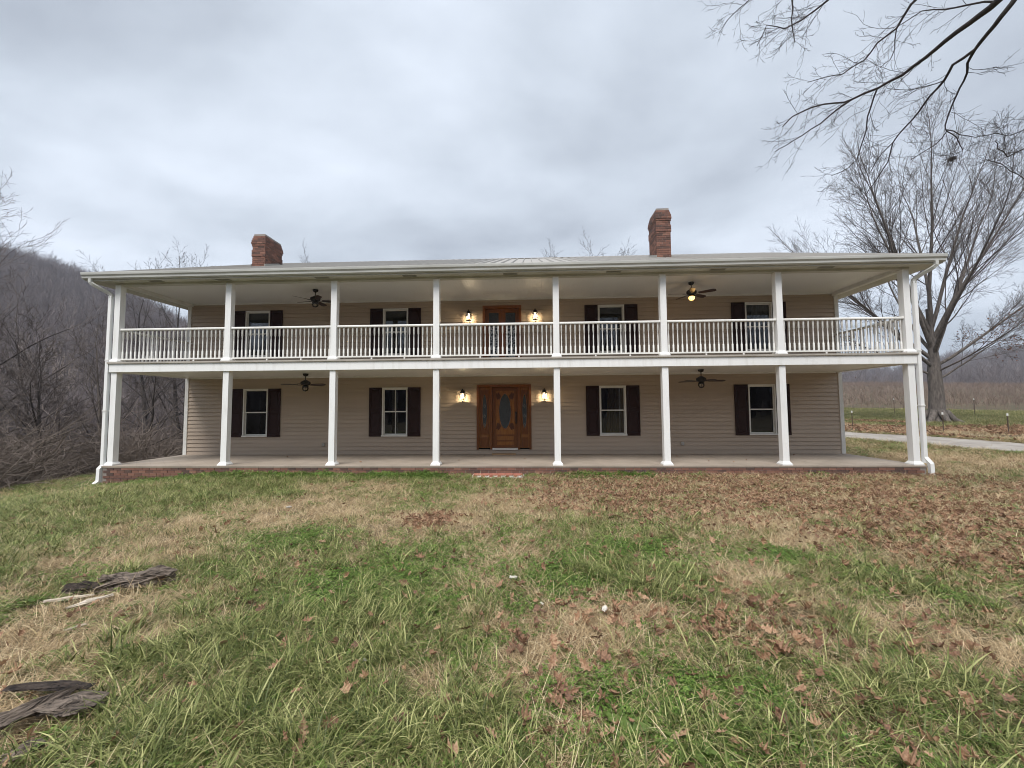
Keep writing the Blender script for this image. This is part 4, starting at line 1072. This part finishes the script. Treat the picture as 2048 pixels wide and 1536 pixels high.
def blade(m, g, p, a, L, w, bend, n=4, up=1.0):
    b = len(m.v); d0 = Vector((math.cos(a), math.sin(a), 0)); sd = Vector((-math.sin(a), math.cos(a), 0)); x = 0; z = 0; th = up
    for i in range(n+1):
        ww = w*(1-(i/n)**1.6)*.5; c = p+d0*x; c = Vector((c.x, c.y, z))
        if i < n: m.v += [tuple(c-sd*ww), tuple(c+sd*ww)]
        else: m.v.append(tuple(c))
        x += math.cos(th)*L/n; z += math.sin(th)*L/n; z = max(z, .004); th -= bend/n
    for i in range(n-1): m.f.append((b+2*i, b+2*i+1, b+2*i+3, b+2*i+2))
    m.f.append((b+2*n-2, b+2*n-1, b+2*n))
def clump(seed, nb, rad_, l0, l1, w0, w1, b0_, b1_, m_, u0_=.9, u1_=1.5, lean=None):
    g = random.Random(seed); m = MB(); la = g.random()*6.28
    for k in range(nb):
        a = g.random()*6.28; r_ = rad_*g.random()**.6; p = Vector((r_*math.cos(a), r_*math.sin(a), 0)); aa = a+g.gauss(0, .9) if lean is None else la+g.gauss(0, lean)
        blade(m, g, p, aa, g.uniform(l0, l1), g.uniform(w0, w1), g.uniform(b0_, b1_), 4, g.uniform(u0_, u1_))
    return m.mesh('clump', m_)
tall = [clump(200+k, 34, .09, .09, .23, .004, .0095, .9, 2.3, 'grass_tall', .8, 1.45) for k in range(4)] + [clump(210+k, 34, .11, .12, .26, .004, .010, .6, 1.5, 'grass_tall', .35, 1.0, .8) for k in range(4)]
mid = [clump(220+k, 46, .12, .04, .11, .0022, .0045, .6, 2.2, 'grass_mid', .5, 1.4) for k in range(5)]
straw = [clump(230+k, 40, .13, .05, .15, .0018, .0038, .3, 1.3, 'straw', .05, .8) for k in range(4)] + [clump(240+k, 40, .13, .07, .17, .0018, .0036, .3, 1.2, 'straw', .1, .9, .7) for k in range(3)]
def clover(seed):
    g = random.Random(seed); m = MB()
    for k in range(70):
        a = g.random()*6.28; r_ = .13*g.random()**.5; c = Vector((r_*math.cos(a), r_*math.sin(a), g.uniform(.008, .045))); s = g.uniform(.007, .013); ph = g.random()*6.28; tl = Vector((g.gauss(0, .35), g.gauss(0, .35), 1)).normalized()
        for q in range(3):
            an = ph+q*2.09; d = Vector((math.cos(an), math.sin(an), 0)); d -= tl*d.dot(tl); e_ = tl.cross(d); n = len(m.v)
            m.v += [tuple(c), tuple(c+d*s*.8-e_*s*.55), tuple(c+d*s*1.3), tuple(c+d*s*.8+e_*s*.55)]; m.f.append((n, n+1, n+2, n+3))
    return m.mesh('clover', 'clover_green')
clo = [clover(250+k) for k in range(5)]
def lawn_points(n, dmin, dmax, pw_):
    u = NR.random(n); d = (dmin**pw_+(dmax**pw_-dmin**pw_)*u)**(1/pw_); th = np.radians(NR.uniform(-80, 78, n)); x = CAM.x+d*np.sin(th); y = CAM.y+d*np.cos(th)
    return x, y, d
def lawn_ok(x, y):
    inside = (np.abs(x) < 11.25) & (y > -.27)
    step = (np.abs(x-.08) < .72) & (np.abs(y+.42) < .17)
    u = np.interp(y, [-14, -5, .5, 4.4, 7, 9.6, 14.6], [22.3, 21.8, 20.6, 18.9, 17.6, 16.3, 10.5]); v = np.interp(y, [-14, -4, 2.5, 7.3, 10.2, 12.6, 17.6], [26, 25.5, 24, 22, 20.6, 18.6, 12])
    road = (x > u) & (x < v) & (y < 17)
    return ~inside & ~road & ~step & (x > -15.0)
x, y, d = lawn_points(98000, .75, 30, 1.15)
k_ = lawn_ok(x, y); x, y, d = x[k_], y[k_], d[k_]
S, Lf, Cv, Tl = (field(k, x, y) for k in 'SLCT')
nz = fbm(x*1.1, y*1.1, 21); nz2 = fbm(x*3.1, y*3.1, 31); rightness = sm(1, 7, x)*sm(-8.5, -4, y)
wS = .58+2.8*S+2.4*np.clip(nz-.47, 0, 1)+.9*Lf+.3*rightness
wT = (.20+2.2*Tl+1.0*np.clip(.45-nz, 0, 1))*(1-.85*S)
wC = (.20+2.2*Cv+1.4*np.clip(nz2-.5, 0, 1))*(1-.6*S)
wM = (.50+.5*np.clip(nz2-.4, 0, 1))*(1-.75*S)*(1-.4*Lf)
wM *= 1-.35*Tl; wC *= 1.25; wT *= np.where(d > 9, .6, 1)*(1-.6*rightness); wC *= (1-.5*rightness)
bare = np.exp(-(((x+1.56)/.42)**2+((y+9.34)/.26)**2)*1.2)+np.exp(-(((x+2.62)/.35)**2+((y+7.75)/.25)**2)); wT *= np.clip(1-1.1*bare, .03, 1); wM *= np.clip(1-.8*bare, .1, 1)
W = np.stack([wT, wM, wS, wC], 1); W /= W.sum(1, keepdims=True); cum = W.cumsum(1); u = NR.random(len(x))[:, None]; cls = (u > cum).sum(1)
keep = NR.random(len(x)) > .55*Lf*(cls != 2)
x, y, d, cls = x[keep], y[keep], d[keep], cls[keep]
grow_ = 1+.055*np.clip(d-4, 0, 16)
for c, nm, src, lab, sc in ((0, 'tall_grass', tall, 'long green grass tufts in the lawn', (.65, 1.2)), (1, 'short_grass', mid, 'short mixed green grass of the lawn', (.8, 1.3)), (2, 'dry_grass', straw, 'matted straw-coloured dead grass in patches', (.8, 1.25)), (3, 'clover', clo, 'low clover and creeping ground cover in the lawn', (.8, 1.2))):
    q = cls == c
    hs = np.where(d[q] > 7, .8, 1.0) if c == 0 else 1.0
    scat_ground(nm, x[q], y[q], NR.uniform(*sc, q.sum())*grow_[q]*hs, src, lab, .12)

xf, yf, df = polar(16000, 26, 66, 24, 68)
k_ = lawn_ok(xf, yf) & (np.hypot(xf-OAK.x, yf-OAK.y) > 1.1); xf, yf, df = xf[k_], yf[k_], df[k_]
fz = fbm(xf*.25, yf*.25, 61)+.55*(df > 40)-.25*(df < 36)
for nm, q, src, lab in (('field_grass', fz > .42, mid, 'green grass of the field beyond the drive'), ('field_straw', fz <= .42, straw, 'dry grass of the field beyond the drive')):
    scat_ground(nm, xf[q], yf[q], NR.uniform(2.0, 3.4, q.sum()), src, lab, .1)
FL = polar(9000, 30, 62, 25, 41)
# mounded green plants along the brick base
gx = []
for a, b, wgt in ((-10.2, -4.4, 1.0), (-3.6, -1.35, 1.0), (1.6, 4.1, .9), (5.0, 5.6, .3), (8.0, 8.5, .2)):
    n = int((b-a)*90*wgt); gx.append(np.stack([NR.uniform(a, b, n), SF-.06-np.abs(NR.normal(0, .22, n)), NR.uniform(0, 1, n)], 1))
gx = np.concatenate(gx)
scat_ground('creeping_plants', gx[:, 0], gx[:, 1], 0.7+.8*gx[:, 2], clo, 'dark green creeping plants along the brick porch base', .35, .02)

# fallen leaves
def leaf_mesh(seed):
    g = random.Random(seed); m = MB(); L = 1.0
    prof = [(0, .02), (.12, .05), (.22, .24), (.30, .13), (.42, .36), (.52, .17), (.66, .33), (.76, .12), (.88, .16), (1.0, .0)]
    cu_, tw = g.uniform(.3, 2.6), g.uniform(-.9, .9); wf = g.uniform(.7, 1.3); lf_, rt = [], []
    for t_, w in prof:
        z = .22*cu_*(t_-.5)**2*4*.5
        w1, w2 = w*wf*g.uniform(.55, 1.2), w*wf*g.uniform(.55, 1.2); z += g.gauss(0, .04)
        m.v += [(t_-.5, w1, z+cu_*w1*w1*1.6+tw*w1*.4), (t_-.5, 0, z), (t_-.5, -w2, z+cu_*w2*w2*1.6-tw*w2*.4)]
    for i in range(len(prof)-1):
        q = 3*i; m.f += [(q, q+1, q+4, q+3), (q+1, q+2, q+5, q+4)]
    m.tube([Vector((-.5, 0, .0)), Vector((-.68, .03, .05))], [.012, .008], 3)
    return m.mesh('leaf', 'dead_leaf', False)
lm = [leaf_mesh(300+k) for k in range(12)]
x, y, d = lawn_points(300000, .75, 27, 1.35)
k_ = lawn_ok(x, y); x, y, d = x[k_], y[k_], d[k_]
Lf = field('L', x, y); lnz = fbm(x*2.5, y*2.5, 41); right = sm(-3, 6, x)
pr_ = (.012+.035*right+.10*np.clip(lnz-.5, 0, 1))*np.where(d > 5, .7, 1.6)+.95*Lf*np.clip(lnz*2.2-.40, .05, 1.2)*np.where(d > 4.5, 1, .28)
q = NR.random(len(x)) < pr_; x, y, d = x[q], y[q], d[q]
o_ = np.argsort(d); x, y, d = x[o_], y[o_], d[o_]
sc = .035+.075*NR.random(len(x))**1.3
NL = 280
for i in range(min(NL, len(x))):
    o = link('fallen_leaf', lm[i % 12]); o.location = (x[i], y[i], float(gz(x[i], y[i]))+R.uniform(.02, .08)); o.scale = (sc[i]*1.15,)*3
    o.rotation_euler = (R.gauss(0, .6), R.gauss(0, .5), R.uniform(0, 6.28))
    tag(o, 'single curled brown oak leaf fallen on the grass', 'leaf', 'oak leaves fallen on the near lawn')
n = len(x)-NL
scatter('leaf_litter', np.stack([x[NL:], y[NL:], gz(x[NL:], y[NL:])+NR.uniform(.04, .085, n)], 1), np.stack([NR.normal(0, .55, n), NR.normal(0, .55, n), NR.uniform(0, 6.28, n)], 1), sc[NL:], NR.integers(0, 12, n), lm, 'brown fallen oak leaves littering the far lawn')
for i, (px_, py_) in enumerate(((-1.95, 1.5), (-1.2, .9), (-.55, 1.9), (.75, 1.3), (1.3, 2.2), (6.0, .7), (6.6, .5), (7.15, .9), (5.5, 1.8), (8.6, .6), (-6.9, 1.7), (-4.0, .5), (3.3, 2.3), (9.3, 2.2), (-9.4, 2.2))):
    o = link('fallen_leaf', lm[(i*5) % 12]); o.location = (px_, py_, .018); o.scale = (.085,)*3; o.rotation_euler = (R.gauss(0, .2), R.gauss(0, .2), R.uniform(0, 6.28))
    tag(o, 'dry curled leaf blown onto the bare porch floor', 'leaf', 'leaves on the porch floor')
fx, fy, fd = FL; k_ = lawn_ok(fx, fy) & (fbm(fx*.3, fy*.3, 71) > .40); fx, fy = fx[k_], fy[k_]; n = len(fx)
scatter('field_leaves', np.stack([fx, fy, gz(fx, fy)+.12], 1), np.stack([NR.normal(0, .4, n), NR.normal(0, .4, n), NR.uniform(0, 6.28, n)], 1), NR.uniform(.12, .24, n), NR.integers(0, 12, n), lm, 'brown leaf litter spread round the oak beyond the drive')
# broad weed rosette at the lawn's near edge
def weed(x, y, s, label):
    e = empty('weed_rosette', gp(x, y, .01), label, 'weed', 'broad-leaved weeds in the near lawn')
    for k in range(9):
        a = k*2.4+R.uniform(-.2, .2); m = MB(); L = s*R.uniform(.7, 1.1); n = 9
        for i in range(n):
            t_ = i/(n-1); w = s*.26*math.sin(math.pi*min(1, t_*.95+.04))*(1 if i % 2 else .55); zz_ = .35*L*math.sin(t_*2.0)*.6+.01
            m.v += [(L*t_, -w, zz_+.02), (L*t_, 0, zz_), (L*t_, w, zz_+.02)]
        for i in range(n-1): m.f += [(3*i, 3*i+3, 3*i+4, 3*i+1), (3*i+1, 3*i+4, 3*i+5, 3*i+2)]
        o = m.build('leaf', 'weed_green', e); o.rotation_euler.z = a
weed(1.36, -9.30, .13, 'broad toothed green weed rosette in the near lawn')
weed(1.62, -9.36, .12, 'broad toothed green weed rosette in the near lawn')

# rotten wood and chips
def chunk(name, x, y, L, Wd, H, rz, m_, label, cat, dz=.02, seed=0, ry=0, grp=None):
    """splintered length of wood: ridged along the grain, ragged at both ends"""
    g = random.Random(seed*13+5); m = MB(); n, k = 26, 16
    ridge = [g.uniform(-.30, .26) for _ in range(k)]; e0 = [g.random()**2*.30 for _ in range(k)]; e1 = [g.random()**2*.30 for _ in range(k)]
    for j in range(1, k, 2): ridge[j] *= .4
    for i in range(n+1):
        t_ = i/n; tw = .45+.55*math.sin(math.pi*min(1, max(0, t_*.9+.05)))**.6; bend = .10*L*math.sin(t_*2.6+seed)
        for j in range(k):
            a = 2*math.pi*j/k; rr = 1+ridge[j]+.12*math.sin(t_*(7+j % 3)+j*1.7+seed)+g.gauss(0, .07)
            u = t_*(1-e0[j]-e1[j])+e0[j]
            m.v.append((L*(u-.5), .5*Wd*math.cos(a)*rr*tw+bend*.35, .5*H*math.sin(a)*rr*tw*(1+.35*math.sin(t_*9+seed))+H*.25))
    for i in range(n):
        for j in range(k): m.f.append((i*k+j, i*k+(j+1) % k, (i+1)*k+(j+1) % k, (i+1)*k+j))
    m.f += [tuple(range(k)), tuple(n*k+j for j in reversed(range(k)))]
    o = m.build(name, m_); o.location = gp(x, y, dz); o.rotation_euler = (0, ry, rz)
    return tag(o, label, cat, grp)
chunk('rotten_log', -2.60, -7.70, .58, .24, .14, .55, 'rot_wood', 'flaking grey slab of rotten wood with pale torn edges lying in the grass', 'log', .04, 1)
chunk('rotten_log', -2.95, -7.86, .26, .13, .10, .2, 'rot_bark', 'short dark rotten stub beside the flaking grey slab', 'log', .03, 2)
chunk('wood_splinter', -2.86, -8.02, .32, .035, .022, .45, 'pale_wood', 'long thin pale splinter with brown end beside the rotten slab', 'splinter', .045, 3)
chunk('wood_splinter', -2.62, -8.08, .28, .05, .026, 1.0, 'pale_wood', 'bright cream splinter with pointed ends beside the rotten slab', 'splinter', .05, 4)
chunk('wood_splinter', -2.31, -8.45, .12, .022, .014, .9, 'pale_wood', 'small loose cream wood chip on matted straw', 'splinter', .04, 5)
chunk('rotten_log', -1.58, -9.40, .52, .10, .08, 1.05, 'rot_wood', 'long weathered grey-brown length of split rotten log', 'log', .08, 6)
chunk('bark_piece', -1.66, -9.15, .46, .07, .025, .10, 'rot_bark', 'dark curved strip of bark lying across matted straw', 'bark', .08, 7)
chunk('bark_piece', -1.40, -9.26, .30, .16, .05, .35, 'rot_wood', 'wide brown slab of rotten bark under long grass', 'bark', .07, 8)
chunk('bark_piece', -1.36, -9.49, .14, .07, .05, 1.1, 'rot_wood', 'small grey lichened chunk of rotten bark near the split log', 'bark', .03, 9)
chunk('wood_splinter', -1.60, -9.29, .07, .016, .012, 1.0, 'white_chip', 'tiny white chip lying on the split rotten log', 'splinter', .09, 10)
for i, (x, y, L) in enumerate(((.76, -7.53, .075), (1.47, -8.12, .08), (-.1, -8.79, .06), (-3.14, -4.49, .09), (1.0, -8.05, .04))):
    chunk('wood_chip', x, y, L, L*.45, L*.3, i*1.3, 'white_chip', 'small whitish wood chip lying among the lawn grass', 'chip', .05, 20+i, grp='white chips scattered in the lawn')

# ------------------------------------------------------------------ haze: the damp air of the valley
def haze():
    lo = float(Z.min())-1; hi = max(float(Z.max())+22, 60)
    o = MB().box(xs[0]-2, xs[-1]+2, ys[0]-2, ys[-1]+2, lo, hi).build('haze', None)
    m = bpy.data.materials.new('haze'); m.use_nodes = True; t = m.node_tree; t.nodes.clear()
    oo = N(t, 'ShaderNodeOutputMaterial'); pv_ = N(t, 'ShaderNodeVolumePrincipled')
    pv_.inputs['Color'].default_value = (0.74, 0.81, 0.94, 1); pv_.inputs['Density'].default_value = HAZE
    t.links.new(pv_.outputs[0], oo.inputs['Volume']); o.data.materials.append(m)
    tag(o, 'thin grey-blue winter haze over the valley', kind='stuff')
HAZE = 0.0004
haze()
